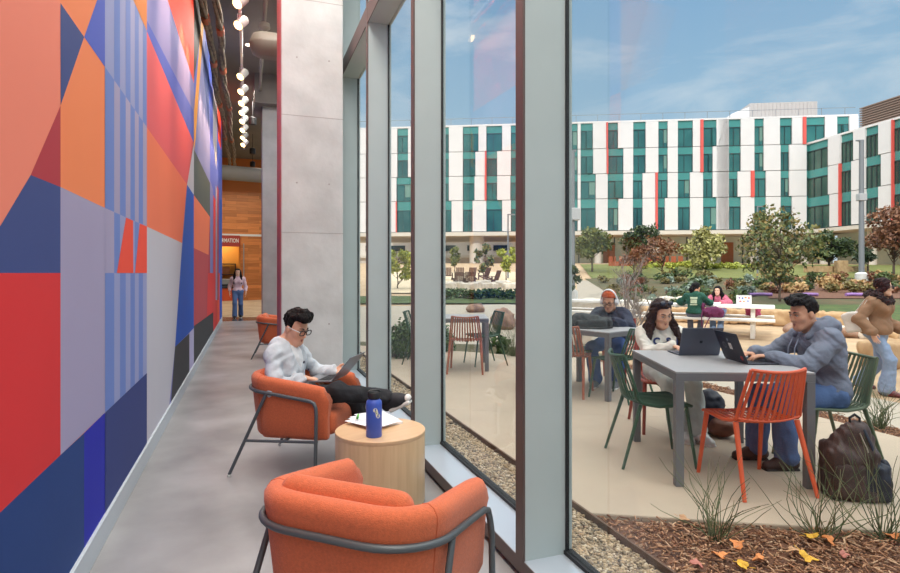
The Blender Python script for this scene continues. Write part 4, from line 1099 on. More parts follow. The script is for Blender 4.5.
sw = SDF(); J['torso'](sw, 0.020); J['arms'](sw, 0.016, 0.93, 0.04, (1, -1), 0.004); sw.fold = (0.008, 22, 12); 
sw.rc(J['neck'] + vec(-0.05, 0.0, 0.01), J['neck'] + vec(0.05, 0.0, 0.01), 0.045, 0.045, 0.03)
sw.csub(J['neck'] + vec(0, 0.10, 0.04), J['neck'] + vec(0, 0.13, -0.05), 0.035, 0.012, 0.012); neckcut(sw, J, 0.052); sw.cut(J['pel'] + vec(0, 0, -0.06), vec(0, 0, -1))
swo = sw.build('sweater', M_cream, root, 0.007)
for ch, dx in (('C', 0.07), ('S', -0.035), ('D', -0.13)):
    drape(ch, 0.088, J['neck'] + vec(dx - 0.005, 0.1, -0.122), (-1, 0, 0), (0, -0.25, 0.97), (0, 0.97, 0.25), swo, M_navy, swo, 'letter', 0.007, 0.004)
tr = SDF(); J['legs'](tr, 0.014, 0.04, 0.97, 0.032); tr.el(J['pel'], vec(0.165, 0.125, 0.11), None, 0.05); tr.cut(J['pel'] + vec(0, 0, 0.12), vec(0, -0.75, 0.66)); tr.fold = (0.006, 22, 3); tr.build('trousers', cloth('pale grey trousers', (200,208,204)), root, 0.008)
for q in (-1, 1):
    fd = (0.0 - 0.35, 1, 0); so = shoe(J, q, fd, mat('white sneaker', (222,222,220), 0.6), root, 0.007, (0, 0, 1), M_rub)
    a = J['an'][q]; f_ = unit(fd); sd = np.cross(f_, vec(0, 0, 1)); b = MB()
    for k in range(3):
        for s_ in (-1, 1):
            c0 = a + f_ * (0.02 + 0.025 * k); b.tube([c0 + sd * 0.046 * s_ - vec(0, 0, 0.075), c0 + f_ * 0.02 + sd * 0.043 * s_ - vec(0, 0, 0.03)], 0.006, 6)
    b.build('side_stripe', M_black, so)
nk = J['neck']
long_hair(J, hairmat('chestnut brown', (62,44,38)), root, [((0.075, 0.01, 0.0), nk + vec(0.115, 0.065, 0.02), nk + vec(0.165, 0.125, -0.20)), ((0.07, -0.02, 0.0), nk + vec(0.12, 0.03, 0.0), nk + vec(0.175, 0.10, -0.16)),
    ((-0.07, 0.005, 0.0), nk + vec(-0.105, 0.065, 0.02), nk + vec(-0.155, 0.125, -0.18)), ((-0.07, -0.03, 0.0), nk + vec(-0.10, 0.02, 0.0), nk + vec(-0.15, 0.09, -0.14)), ((0.05, 0.045, 0.10), nk + vec(0.105, 0.085, 0.10), nk + vec(0.135, 0.12, -0.10))], 0.007, True, 0, 0.9)
Hf = J['Hf']; b = MB()
for q in (-1, 1):
    b.cur = 0; b.ellipsoid((0, 0, 0), (0.027, 0.006, 0.021), 14, 8)
    M = Matrix(np.column_stack([J['HF'][0], J['HF'][1]*0.75 + J['HF'][2]*0.66, J['HF'][2]*0.75 - J['HF'][1]*0.66]).tolist()).to_4x4(); M.translation = Vector(Hf(0.036*q, 0.062, 0.128))
    k = len(b.v) - 15*9 if False else None
    nv = 14 * 9; b.v[-nv:] = [tuple(M @ Vector(p)) for p in b.v[-nv:]]
    b.tube([Hf(0.062*q, 0.052, 0.128), Hf(0.088*q, 0.0, 0.10), Hf(0.09*q, -0.04, 0.07)], 0.003, 6)
b.tube([Hf(-0.012, 0.068, 0.13), Hf(0.012, 0.068, 0.13)], 0.003, 6)
b.build('sunglasses', mat('dark sunglasses', (40,40,52), 0.12), root, smooth=True)

# ---- person with headphones ---------------------------------------------------------------------
root, J = person('person', W(2.13, 7.40), heading(-0.5, -0.87), 'person with white headphones, rust orange beanie and navy jacket behind the black bag',
    dict(h=0.008, S=0.96, skin=SKIN2, hair=HD, pel=(0, 0, 0.535), neck=(0.0, 0.10, 0.93), mid=(0, 0.0, 0.73), head=(0.0, 0.20, 1.055), look=(0.05, 1, -0.34), hs=0.98,
         wrR=(0.10, 0.50, 0.82), wrL=(-0.12, 0.48, 0.82), elPR=(0.8, -0.2, -0.5), elPL=(-0.8, -0.2, -0.5), anR=(0.12, 0.42, 0.09), anL=(-0.12, 0.34, 0.09), knPR=(0.25, 0.5, 0.8), knPL=(-0.2, 0.5, 0.8)))
M_nv = cloth('navy quilted jacket', (40,46,66)); jk = SDF(); J['torso'](jk, 0.035); J['arms'](jk, 0.036, 0.93, 0.04, (1, -1), 0.006); jk.fold = (0.011, 26, 14)
jk.rc(J['neck'] + vec(-0.05, -0.01, 0.02), J['neck'] + vec(0.05, -0.01, 0.02), 0.05, 0.05, 0.03); neckcut(jk, J, 0.055); jk.cut(J['pel'] + vec(0, 0, -0.06), vec(0, 0, -1)); jko = jk.build('jacket', M_nv, root, 0.009)
ts = SDF(); J['torso'](ts, 0.012); neckcut(ts, J, 0.055); ts.cut(J['pel'] + vec(0, 0, 0), vec(0, 0, -1)); ts.build('shirt', cloth('grey shirt', (96,98,108)), root, 0.009)
jn = SDF(); J['legs'](jn, 0.018, 0.04, 0.97, 0.032); jn.el(J['pel'], vec(0.17, 0.13, 0.11), None, 0.05); jn.cut(J['pel'] + vec(0, 0, 0.12), vec(0, -0.75, 0.66)); jn.fold = (0.007, 22, 15); jn.build('jeans', cloth('mid denim', (62,92,150), scale=5), root, 0.009)
for q in (-1, 1): shoe(J, q, (0, 1, 0), mat('grey sneaker', (120,122,126), 0.7), root, 0.009, (0, 0, 1), M_rub)
Hf, HM = J['Hf'], J['HM']
s = SDF(); s.el(Hf(0, -0.02, 0.066), vec(0.090, 0.100, 0.092), HM, 0.02); s.fold = (0.004, 60, 4); s.cut(Hf(0, 0, 0.055), -J['HF'][2] + J['HF'][1]*0.35); s.build('beanie', cloth('rust knit', (186,84,40), bscale=120), root, 0.008)
s = SDF(); s.el(Hf(0, -0.02, 0.03), vec(0.082, 0.096, 0.088), HM, 0.02); s.bsub(Hf(0, 0.10, -0.02), vec(0.055, 0.06, 0.075), 0.02, HM, 0.01); s.cut(Hf(0, 0, -0.06), -J['HF'][2]); s.build('hair', hairmat('dark brown', (44,31,28)), root, 0.008)
b = MB(); b.tube([Hf(0.102*math.cos(R(a)), -0.005, 0.02 + 0.145*math.sin(R(a))) for a in range(0, 181, 12)], 0.010, 8, flat=1.6)
for q in (-1, 1): b.tube([Hf(0.080*q, -0.005, -0.002), Hf(0.115*q, -0.005, -0.002)], [0.042, 0.036], 18)
b.build('headphones', mat('white headphones', (226,228,232), 0.4), root, smooth='auto')
b = MB()
for q in (-1, 1): b.tube([Hf(0.033*q + 0.023*math.cos(t), 0.104, 0.001 + 0.019*math.sin(t)) for t in np.linspace(0, 2*math.pi, 16, endpoint=False)], 0.003, 6, closed=True); b.tube([Hf(0.057*q, 0.102, 0.006), Hf(0.078*q, 0.02, 0.006)], 0.0028, 6)
b.tube([Hf(-0.01, 0.106, 0.004), Hf(0.01, 0.106, 0.004)], 0.0028, 6); b.build('glasses', M_black, root, smooth=True)

# ---- woman walking past ---------------------------------------------------------------------------
GZ = -0.15
root, J = person('person', W(5.62, 7.48, GZ), heading(0.50, -0.87), 'person in brown jacket, pale jeans and sunglasses walking past on the path',
    dict(h=0.007, S=0.93, fem=1, skin=SKIN3, hair=HD, pel=(0, 0, 0.80), neck=(0, 0.03, 1.235), mid=(0, 0.0, 1.03), head=(0.0, 0.085, 1.385), look=(-0.85, 1, -0.04), hs=0.95,
         wrR=(0.28, 0.08, 0.80), wrL=(-0.22, 0.20, 0.82), elPR=(0.5, -0.8, 0), elPL=(-0.4, -0.9, 0), anR=(0.09, 0.15, 0.075), anL=(-0.09, -0.22, 0.10), knPR=(0, 1, 0.1), knPL=(0, 1, 0.1),
         hdR=(0, 0.35, -0.9), hdL=(0, 0.35, -0.9), pnR=(-1, 0, 0), pnL=(1, 0, 0), ftL=(0, 1, -0.1)))
M_brj = cloth('brown canvas jacket', (146,112,86)); jk = SDF(); J['torso'](jk, 0.040); J['arms'](jk, 0.030, 0.95, 0.03, (1, -1), 0.015); jk.fold = (0.007, 20, 21); jk.el(J['pel'] + vec(0, 0, 0.06), vec(0.21, 0.175, 0.14), None, 0.06)
jk.csub(J['neck'] + vec(-0.0, 0.20, 0.0), J['pel'] + vec(-0.0, 0.22, 0.1), 0.055, 0.05, 0.012); neckcut(jk, J, 0.06); jk.cut(J['pel'] + vec(0, 0, -0.03), vec(0, 0, -1)); jko = jk.build('jacket', M_brj, root, 0.009)
ts = SDF(); J['torso'](ts, 0.012); neckcut(ts, J, 0.055); ts.cut(J['pel'] + vec(0, 0, 0), vec(0, 0, -1)); ts.build('shirt', M_tee, root, 0.009)
col = SDF(); n = J['neck']; col.chain([n + vec(-0.06, 0.10, -0.04), n + vec(-0.10, 0.02, 0.02), n + vec(0, -0.09, 0.04), n + vec(0.10, 0.02, 0.02), n + vec(0.06, 0.10, -0.04)], [0.055, 0.068, 0.068, 0.068, 0.055], 0.04); col.fold = (0.014, 70, 2); col.build('fur_collar', mat('dark fur', (48,34,36), 0.9, var=0.4, scale=30, bump=0.8, bscale=60), jko, 0.009)
jn = SDF(); J['legs'](jn, 0.016, 0.04, 0.98, 0.045); jn.el(J['pel'], vec(0.165, 0.13, 0.11), None, 0.05); jn.cut(J['pel'] + vec(0, 0, 0.09), vec(0, 0, 1)); jn.fold = (0.007, 20, 22); jn.build('jeans', cloth('pale denim', (138,158,188), scale=5), root, 0.009)
for q in (-1, 1): shoe(J, q, (0, 1, 0), mat('oxblood shoe', (98,44,48), 0.4), root, 0.008, (0, 0, 1), None)
long_hair(J, hairmat('plum brown', (50,33,36)), root, [((0.075, 0.01, 0.0), n + vec(0.075, 0.03, 0.09), n + vec(0.07, 0.05, 0.05)), ((-0.07, 0.0, 0.0), n + vec(-0.08, 0.05, 0.09), n + vec(-0.08, 0.06, 0.06))], 0.008, False, 0, 1.08)
Hf = J['Hf']; b = MB()
for q in (-1, 1): b.tube([Hf(0.034*q, 0.098, 0.002), Hf(0.034*q, 0.106, 0.002)], [0.026, 0.025], 14); b.tube([Hf(0.058*q, 0.10, 0.006), Hf(0.080*q, 0.0, 0.006)], 0.004, 6)
b.tube([Hf(-0.012, 0.105, 0.006), Hf(0.012, 0.105, 0.006)], 0.004, 6); b.build('sunglasses', mat('dark sunglasses', (40,40,52), 0.12), root, smooth='auto')
SW = root

# ---- two people at the white picnic table -----------------------------------------------------------
root, J = person('person', W(6.08, 14.12, GZ), heading(0.483, 0.875), 'person in a dark green sweatshirt sitting with back turned at the white picnic table',
    dict(h=0.011, S=0.97, fem=1, skin=SKIN2, hair=HB, pel=(0, 0, 0.575), neck=(0.0, 0.10, 1.04), mid=(0, 0.0, 0.80), head=(0.04, 0.15, 1.20), look=(0.55, 1, -0.1), hs=0.97, hands=True,
         wrR=(0.22, 0.46, 0.80), wrL=(-0.24, 0.44, 0.80), elPR=(0.9, -0.3, -0.3), elPL=(-0.9, -0.3, -0.3), anR=(0.10, 0.16, 0.09), anL=(-0.10, 0.20, 0.09), knPR=(0.1, 0.6, 0.6), knPL=(-0.1, 0.6, 0.6)))
M_gs = cloth('bottle green fleece', (30,84,68)); sw = SDF(); J['torso'](sw, 0.038); J['arms'](sw, 0.036, 0.95, 0.05, (1, -1), 0.01); sw.fold = (0.010, 20, 31); neckcut(sw, J, 0.055); sw.cut(J['pel'] + vec(0, 0, -0.01), vec(0, 0, -1)); swo = sw.build('sweatshirt', M_gs, root, 0.011)
b = MB(); M_pr = cloth('pale print', (208,218,190))
from mathutils.bvhtree import BVHTree
bv = BVHTree.FromPolygons([v.co for v in swo.data.vertices], [tuple(p.vertices) for p in swo.data.polygons])
def backpt(x, z):
    h_ = bv.ray_cast(Vector((x, -0.6, z)), Vector((0, 1, 0)), 1.2); y = h_[0].y if h_[0] is not None else -0.1
    return (x, y - 0.006, z)
def backpatch(x0, x1, z0, z1, n=4):
    b.grid([[backpt(x0 + (x1-x0)*i/n, z0 + (z1-z0)*j/n) for i in range(n+1)] for j in range(n+1)])
backpatch(-0.085, 0.085, 0.93, 0.975); backpatch(-0.075, 0.075, 0.82, 0.915); backpatch(-0.085, 0.085, 0.775, 0.80)
b.build('back_print', M_pr, swo)
jn = SDF(); J['legs'](jn, 0.016, 0.04, 0.7, 0.02); jn.el(J['pel'], vec(0.19, 0.14, 0.12), None, 0.05); jn.cut(J['pel'] + vec(0, 0, 0.12), vec(0, -0.75, 0.66)); jn.build('trousers', cloth('grey trousers', (104,110,128)), root, 0.011)
bo = SDF()
for q in (-1, 1): bo.rc(J['kn'][q] + (J['an'][q] - J['kn'][q]) * 0.45, J['an'][q], 0.062, 0.055)
bo.build('boot_shafts', M_black, root, 0.011)
for q in (-1, 1): shoe(J, q, (0, 1, 0), M_black, root, 0.010)
s = SDF(); Hf, HM = J['Hf'], J['HM']; s.el(Hf(0, -0.018, 0.046), vec(0.088, 0.104, 0.092), HM, 0.03); s.el(Hf(0, -0.11, 0.06), vec(0.045, 0.045, 0.045), None, 0.04); s.chain([Hf(0, -0.12, 0.06), Hf(-0.04, -0.14, -0.05), J['neck'] + vec(-0.05, -0.10, -0.06)], [0.05, 0.055, 0.03], 0.04); s.bsub(Hf(0, 0.10, -0.03), vec(0.05, 0.06, 0.08), 0.02, HM, 0.01); s.fold = (0.006, 50, 6)
s.build('hair', hairmat('black', HB[1]), root, 0.010)

root, J = person('person', W(7.22, 15.22, GZ), heading(-0.55, -0.83), 'person with black hair and pink sweater facing the camera at the white picnic table',
    dict(h=0.011, S=0.93, fem=1, skin=SKIN3, hair=HB, pel=(0, 0, 0.57), neck=(0.0, 0.13, 0.955), mid=(0, 0.02, 0.76), head=(0.0, 0.22, 1.10), look=(0.1, 1, -0.15), hs=0.97,
         wrR=(0.14, 0.55, 0.81), wrL=(-0.15, 0.52, 0.81), elPR=(0.9, 0, -0.4), elPL=(-0.9, 0, -0.4), anR=(0.08, 0.42, 0.09), anL=(-0.10, 0.50, 0.09), knPR=(0.1, 0.6, 0.6), knPL=(-0.1, 0.6, 0.6)))
M_pk = cloth('rose pink knit', (190,98,122)); sw = SDF(); J['torso'](sw, 0.03); J['arms'](sw, 0.032, 0.95, 0.05, (1, -1), 0.01); sw.fold = (0.009, 20, 41); neckcut(sw, J, 0.055); sw.cut(J['pel'] + vec(0, 0, -0.01), vec(0, 0, -1)); sw.build('sweater', M_pk, root, 0.011)
jn = SDF(); J['legs'](jn, 0.018, 0.04, 0.97, 0.03); jn.el(J['pel'], vec(0.18, 0.14, 0.12), None, 0.05); jn.cut(J['pel'] + vec(0, 0, 0.12), vec(0, -0.75, 0.66)); jn.build('jeans', cloth('sky denim', (126,150,186), scale=5), root, 0.011)
for q in (-1, 1): shoe(J, q, (0, 1, 0), mat('brown boot', (112,72,52), 0.6), root, 0.010)
nk = J['neck']; long_hair(J, hairmat('black', HB[1]), root, [((0.07, 0.0, 0.0), nk + vec(0.10, 0.05, 0.02), nk + vec(0.10, 0.10, -0.12)), ((-0.07, 0.0, 0.0), nk + vec(-0.10, 0.05, 0.02), nk + vec(-0.10, 0.10, -0.12)), ((0.06, -0.02, 0.0), nk + vec(0.12, 0.0, 0.02), nk + vec(0.14, 0.06, -0.10)), ((-0.06, -0.02, 0.0), nk + vec(-0.12, 0.0, 0.02), nk + vec(-0.14, 0.06, -0.10))], 0.011, True, 0, 1.15)

# ---- woman walking towards us down the corridor -------------------------------------------------------
root, J = person('person', W(-6.70, 17.9), heading(0.37, -1), 'person in pale pink sweater and jeans walking at the far end of the corridor',
    dict(h=0.010, S=0.95, fem=1, skin=SKIN3, hair=HB, pel=(0, 0, 0.84), neck=(0, 0.02, 1.29), mid=(0, 0.0, 1.08), head=(0.0, 0.05, 1.435), look=(0, 1, -0.05), hs=0.95,
         wrR=(0.24, 0.02, 0.79), wrL=(-0.24, 0.10, 0.79), elPR=(0.25, -0.9, 0), elPL=(-0.25, -0.9, 0), anR=(0.09, 0.16, 0.08), anL=(-0.09, -0.14, 0.09), knPR=(0, 1, 0.1), knPL=(0, 1, 0.1), hdR=(0, 0.15, -1), hdL=(0, 0.2, -1), pnR=(-1, 0, 0), pnL=(1, 0, 0)))
sw = SDF(); J['torso'](sw, 0.016); J['arms'](sw, 0.012, 0.95, 0.05, (1, -1), 0.01); sw.fold = (0.008, 20, 51); neckcut(sw, J, 0.055); sw.cut(J['pel'] + vec(0, 0, 0.02), vec(0, 0, -1)); sw.build('sweater', cloth('pale pink knit', (222,190,200)), root, 0.010)
jn = SDF(); J['legs'](jn, 0.014, 0.04, 0.98, 0.03); jn.el(J['pel'], vec(0.165, 0.13, 0.11), None, 0.05); jn.cut(J['pel'] + vec(0, 0, 0.09), vec(0, 0, 1)); jn.build('jeans', M_jean, root, 0.010)
for q in (-1, 1): shoe(J, q, (0, 1, 0), M_black, root, 0.009, (0, 0, 1), M_rub)
nk = J['neck']; long_hair(J, hairmat('black', HB[1]), root, [((0.088, -0.01, 0.0), nk + vec(0.10, 0.05, 0.02), nk + vec(0.11, 0.12, -0.20)), ((-0.088, -0.01, 0.0), nk + vec(-0.10, 0.05, 0.02), nk + vec(-0.11, 0.12, -0.20))], 0.009)
# ================================================================== BAGS AND SMALL THINGS OUTSIDE
M_bag = mat('brown black nylon', (66,50,48), 0.6, var=0.2, scale=6, bump=0.3, bscale=20); M_bagd = mat('navy black nylon', (36,40,54), 0.6, var=0.15, scale=6, bump=0.3, bscale=20)
# backpack by the man's chair
t = empty('backpack', W(2.55, 3.60), heading(-0.25, -1), 'dark brown and navy backpack standing on the terrace at the front table corner', 'backpack'); t.scale = (0.82, 0.85, 1.10)
s = SDF(); s.bx((0.02, 0, 0.14), (0.13, 0.07, 0.10), 0.05, None, 0.05); s.el((0.0, 0, 0.27), (0.15, 0.10, 0.15), None, 0.06); s.el((-0.02, 0.0, 0.36), (0.085, 0.07, 0.07), None, 0.05); s.fold = (0.014, 20, 3); s.cut((0, 0, 0.004), (0, 0, -1)); s.build('main_pack', M_bag, t, 0.011)
s = SDF(); s.bx((-0.135, 0.01, 0.10), (0.06, 0.065, 0.07), 0.04, None, 0.05); s.el((-0.09, 0.05, 0.20), (0.075, 0.06, 0.12), None, 0.05); s.fold = (0.01, 24, 5); s.cut((0, 0, 0.004), (0, 0, -1)); s.build('side_pocket', M_bagd, t, 0.011)
s = SDF(); s.bx((0.06, 0.095, 0.12), (0.075, 0.02, 0.07), 0.03, None, 0.03); s.fold = (0.008, 24, 7); s.build('front_pocket', M_bag, t, 0.011)
MB().tube([(-0.05, 0, 0.41), (-0.055, 0, 0.455), (-0.02, 0, 0.475), (0.015, 0, 0.455), (0.01, 0, 0.41)], 0.009, 8).build('grab_loop', M_black, t, smooth='auto')
MB().tube([(-0.06, 0.06, 0.40), (-0.09, 0.11, 0.32), (-0.13, 0.11, 0.2), (-0.17, 0.09, 0.1)], 0.014, 8, flat=0.5).build('strap', M_bagd, t, smooth='auto')
MB().tube([(-0.02, 0.085, 0.385), (-0.06, 0.112, 0.30), (-0.085, 0.12, 0.2)], 0.004, 6).build('zip', mat('pale zip', (170,160,150), 0.4), t)
s = SDF(); s.el((-0.21, 0.02, 0.16), (0.045, 0.045, 0.075), None, 0.02); s.build('bottle_pouch', M_bagd, t, 0.01)
# backpack under the table by the woman's feet
t = empty('backpack', W(2.29, 5.02), heading(-0.5, -1), 'black and brown backpack lying under the front table beyond the red orange chair', 'backpack')
s = SDF(); s.el((0, 0, 0.22), (0.13, 0.11, 0.16), None, 0.05); s.bx((-0.02, 0, 0.10), (0.10, 0.07, 0.05), 0.04, None, 0.04); s.fold = (0.012, 20, 13); s.cut((0, 0, 0.004), (0, 0, -1)); s.build('main_pack', M_bagd, t, 0.012)
s = SDF(); s.el((-0.10, 0.07, 0.09), (0.13, 0.09, 0.085), None, 0.03); s.fold = (0.008, 22, 2); s.cut((0, 0, 0.004), (0, 0, -1)); s.build('lower_pocket', mat('chestnut nylon', (116,72,56), 0.6, var=0.15, scale=6), t, 0.012)
MB().tube([(-0.19, 0.1, 0.10), (-0.26, 0.12, 0.03), (-0.31, 0.14, 0.012)], 0.010, 6, flat=0.5).build('strap', M_black, t)
# black bag on the back table
t = empty('shoulder_bag', W(1.69, 6.80, 0.766), heading(-0.2, -1), 'black soft bag lying flat on the terrace table before the person with headphones', 'bag')
s = SDF(); s.bx((0, 0, 0.06), (0.20, 0.10, 0.02), 0.04, None, 0.04); s.bx((0.05, 0.0, 0.115), (0.13, 0.08, 0.01), 0.03, None, 0.04); s.fold = (0.012, 18, 3); s.cut((0, 0, 0.002), (0, 0, -1)); s.build('main_pack', mat('black canvas', (36,40,44), 0.75, var=0.2, scale=8, bump=0.3, bscale=30), t, 0.011)
s = SDF(); s.bx((0.0, 0.135, 0.055), (0.15, 0.012, 0.02), 0.028, None, 0.02); s.fold = (0.006, 26, 5); s.build('front_pocket', mat('black canvas', (36,40,44)), t, 0.011)
MB().tube([(0.2, 0.04, 0.05), (0.28, 0.03, 0.03), (0.26, 0.10, 0.012), (0.15, 0.20, 0.012), (-0.10, 0.20, 0.012), (-0.24, 0.13, 0.02)], 0.012, 8, flat=0.5).build('strap', M_black, t, smooth='auto')
# tote on the walking woman's shoulder
t = empty('tote_bag', W(5.62, 7.48, GZ), heading(0.50, -0.87), 'off white tote bag carried on the shoulder of the person in the brown jacket', 'bag')
s = SDF(); s.bx((0.27, -0.12, 0.93), (0.025, 0.10, 0.10), 0.025, np.array(Matrix.Rotation(0.25, 3, 'X')), 0.02); s.fold = (0.012, 16, 3); s.build('bag_body', cloth('off white canvas', (216,206,198)), t, 0.012)
MB().tube([(0.28, -0.06, 1.03), (0.24, -0.02, 1.17), (0.18, 0.0, 1.25), (0.17, -0.05, 1.22), (0.24, -0.14, 1.04)], 0.012, 8, flat=0.4).build('strap', cloth('off white canvas', (216,206,198)), t)
# turquoise pen on the front table
o = MB().tube([tuple(W(2.06, 4.72, 0.772)), tuple(W(2.22, 4.70, 0.772))], 0.008, 8).build('pen', mat('turquoise plastic', (40,150,160), 0.4), smooth='auto')
tag(o, 'turquoise pen on the front terrace table between the two laptops', 'pen')

# ================================================================== PICNIC FURNITURE
M_wht = mat('white concrete', (236,232,226), 0.6, var=0.04, scale=3)
pu = Vector((0.875, -0.483)); pn = Vector((0.483, 0.875)); pc = Vector((6.53, 14.66))
t = empty('picnic_table', W(pc.x, pc.y, GZ), heading(pn.x, pn.y), 'white picnic table with attached benches behind the terrace, two people sitting at it', 'picnic table')
MB().box((-1.62, -0.36, 0.70), (1.62, 0.36, 0.77)).build('tabletop', M_wht, t, bevel=0.01)
for s_ in (-1, 1):
    MB().box((-1.62, s_*0.66 - 0.16, 0.415), (1.62, s_*0.66 + 0.16, 0.475)).build('bench', M_wht, t, bevel=0.01)
    MB().box((s_*1.15 - 0.05, -0.20, 0), (s_*1.15 + 0.05, 0.20, 0.70)).build('support', M_wht, t, bevel=0.01)
    MB().box((s_*1.15 - 0.05, -0.70, 0.30), (s_*1.15 + 0.05, 0.70, 0.415)).build('cross_arm', M_wht, t, bevel=0.01)
    for k in (-1, 1): MB().box((s_*1.15 - 0.05, k*0.66 - 0.07, 0), (s_*1.15 + 0.05, k*0.66 + 0.07, 0.30)).build('bench_leg', M_wht, t, bevel=0.01)
p2 = pc + pu * (-3.6) + pn * 0.9
t2 = copytree(t); t2.location = W(p2.x, p2.y, GZ); tag(t2, 'white picnic table with nobody at it, left of the occupied one', 'picnic table')
def ptab(u, n, z): q = pc + pu * u + pn * n; return W(q.x, q.y, GZ + z)
M_col = [mat('patch %d' % i, c, 0.5) for i, c in enumerate(((196,70,60), (232,150,50), (70,110,190), (120,80,150)))]
laptop(ptab(0.95, 0.02, 0.772), heading(-pn.x, -pn.y), 105, 'white laptop covered with coloured stickers on the white picnic table', mat('white lid', (226,226,230), 0.4), 0.34, 0.24, None,
       [(circ(0.022), -0.11, 0.17, M_col[0]), (rect(0.022, 0.018), -0.04, 0.18, M_col[1]), (rect(0.018, 0.024), 0.03, 0.16, M_col[2]), (circ(0.02), 0.10, 0.17, M_col[3]), (rect(0.02, 0.016), -0.09, 0.09, M_col[2]), (circ(0.02), 0.0, 0.08, M_col[1]), (rect(0.024, 0.016), 0.08, 0.08, M_col[0])])
s = SDF(); s.bx((0, 0, 0.02), (0.14, 0.10, 0.01), 0.01); s.build('paper_pad', M_paper, None, 0.012)
o = bpy.data.objects['paper_pad']; o.location = ptab(0.30, 0.05, 0.772); o.rotation_euler.z = 0.7; tag(o, 'white writing pad on the picnic table between the two people', 'notepad')
M_pur = cloth('plum nylon', (112,42,84))
t = empty('handbag', ptab(0.22, -0.62, 0.476), heading(pn.x, pn.y), 'plum purple bag hanging over the picnic bench beside the green sweatshirt', 'bag')
s = SDF(); s.el((0.08, -0.04, 0.12), (0.26, 0.13, 0.14), None, 0.04); s.el((-0.16, -0.03, 0.20), (0.09, 0.08, 0.18), None, 0.05); s.fold = (0.02, 14, 3); s.cut((0, 0, 0.004), (0, 0, -1)); s.build('bag_body', M_pur, t, 0.014)
MB().tube([(-0.16, -0.1, 0.2), (-0.17, -0.22, 0.02), (-0.16, -0.24, -0.2), (-0.10, -0.235, -0.24), (-0.02, -0.22, -0.05), (0.04, -0.16, 0.05)], 0.012, 8).build('strap', M_pur, t)
s = SDF(); s.bx((0, 0, 0.10), (0.13, 0.08, 0.09), 0.05, None, 0.04); s.fold = (0.02, 16, 8); o = s.build('jacket', cloth('crimson cloth', (166,56,92)), None, 0.014); o.location = ptab(1.14, 0.66, 0.455); o.rotation_euler.z = 0.4
tag(o, 'crimson jacket bundled on the far picnic bench behind the sticker covered laptop', 'jacket')

# ================================================================== GROUND
def hz(d, lat=0):
    P_ = ((0, -0.15), (15, -0.15), (25, 0.35), (40, 1.0), (55, 2.2), (72, 2.7), (140, 2.9))
    for (a, x), (b, y) in zip(P_, P_[1:]):
        if d <= b: return x + (y - x) * max(0, (d - a)) / (b - a)
    return P_[-1][1]
def GW(lat, d, off=0.0): return W(lat, d, hz(d) + off)
def strip(name, near, far, off, m, kind='structure', nu=24, nv=14):
    def sample(pl, t):
        k = t * (len(pl) - 1); i = min(int(k), len(pl) - 2); f = k - i
        return (pl[i][0] + (pl[i+1][0] - pl[i][0]) * f, pl[i][1] + (pl[i+1][1] - pl[i][1]) * f)
    rows = []
    for j in range(nv + 1):
        r = []
        for i in range(nu + 1):
            a = sample(near, i / nu); b = sample(far, i / nu); v = j / nv
            lat = a[0] + (b[0]-a[0])*v; d = a[1] + (b[1]-a[1])*v
            r.append(tuple(GW(lat, d, off)))
        rows.append(r)
    o = MB().grid(rows).build(name, m, smooth=True); o['kind'] = kind
    return o
M_dg = mat('decomposed granite', (188,162,130), 0.9, rgb2=(168,140,110), scale=2.2, bump=0.3, bscale=80)
M_patio = mat('broom finished concrete', (184,168,148), 0.85, var=0.08, scale=1.3, bump=0.12, bscale=90)
M_path = mat('path concrete', (176,166,150), 0.8, var=0.06, scale=1.3)
M_mulch = mat('bark mulch', (122,84,62), 0.95, rgb2=(82,54,42), scale=14, bump=1.0, bscale=35)
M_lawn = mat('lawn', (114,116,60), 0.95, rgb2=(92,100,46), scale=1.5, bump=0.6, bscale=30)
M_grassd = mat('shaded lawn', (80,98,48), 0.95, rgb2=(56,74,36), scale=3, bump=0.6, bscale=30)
M_bed = mat('planting soil', (94,80,54), 0.95, rgb2=(72,74,44), scale=0.9, bump=0.6, bscale=20)
M_gravel = mat('gravel bed', (150,140,124), 0.95, rgb2=(110,102,92), scale=30, bump=1.0, bscale=50)
strip('ground', [(-40, 0), (95, 0)], [(-60, 130), (110, 130)], -0.012, M_dg, nu=40, nv=65)
# terrace slab
tp = [(1.90, 2.89), (5.32, 1.06), (5.32, 8.2), (4.4, 8.8), (3.4, 9.9), (1.90, 11.2)]
o = MB().prism(tp, -0.3, 0.0).build('floor_terrace', M_patio, bevel=0.01); struct(o)
jb = MB()
for (a, b) in (((1.9, 5.6), (5.3, 3.8)), ((1.9, 8.4), (5.3, 6.5)), ((3.5, 2.05), (3.5, 9.7))): jb.beam((a[0], a[1], -0.0015), (b[0], b[1], -0.0015), 0.008, 0.004)
struct(jb.build('trim_terrace_joints', mat('joint shadow', (168,158,146), 0.9)))
struct(MB().box((1.43, -4, -0.3), (1.885, 14, -0.035)).build('gravel_bed', M_gravel))
struct(MB().box((XG + 0.03, -6, -0.3), (XG + 0.085, 25, 0.03)).build('trim_kerb', mat('kerb concrete', (206,202,196), 0.8)))
struct(MB().box((1.885, -4, -0.3), (1.899, 11.2, 0.012)).build('trim_edging', mat('rusty steel edging', (104,78,62), 0.7, 0.3, var=0.2, scale=8)))
struct(MB().prism([(1.90, -3), (7.0, -3), (7.0, 0.1), (5.32, 1.05), (1.90, 2.885)], -0.3, -0.03).build('mulch_bed', M_mulch))
struct(MB().prism([(5.33, 0.9), (5.80, 0.6), (5.80, 8.4), (5.33, 8.4)], -0.3, -0.06).build('mulch_strip', M_mulch))
struct(MB().prism([(5.81, -1), (7.35, -2), (7.35, 6.3), (5.81, 7.2)], -0.3, -0.135).build('path', M_path, bevel=0.008))
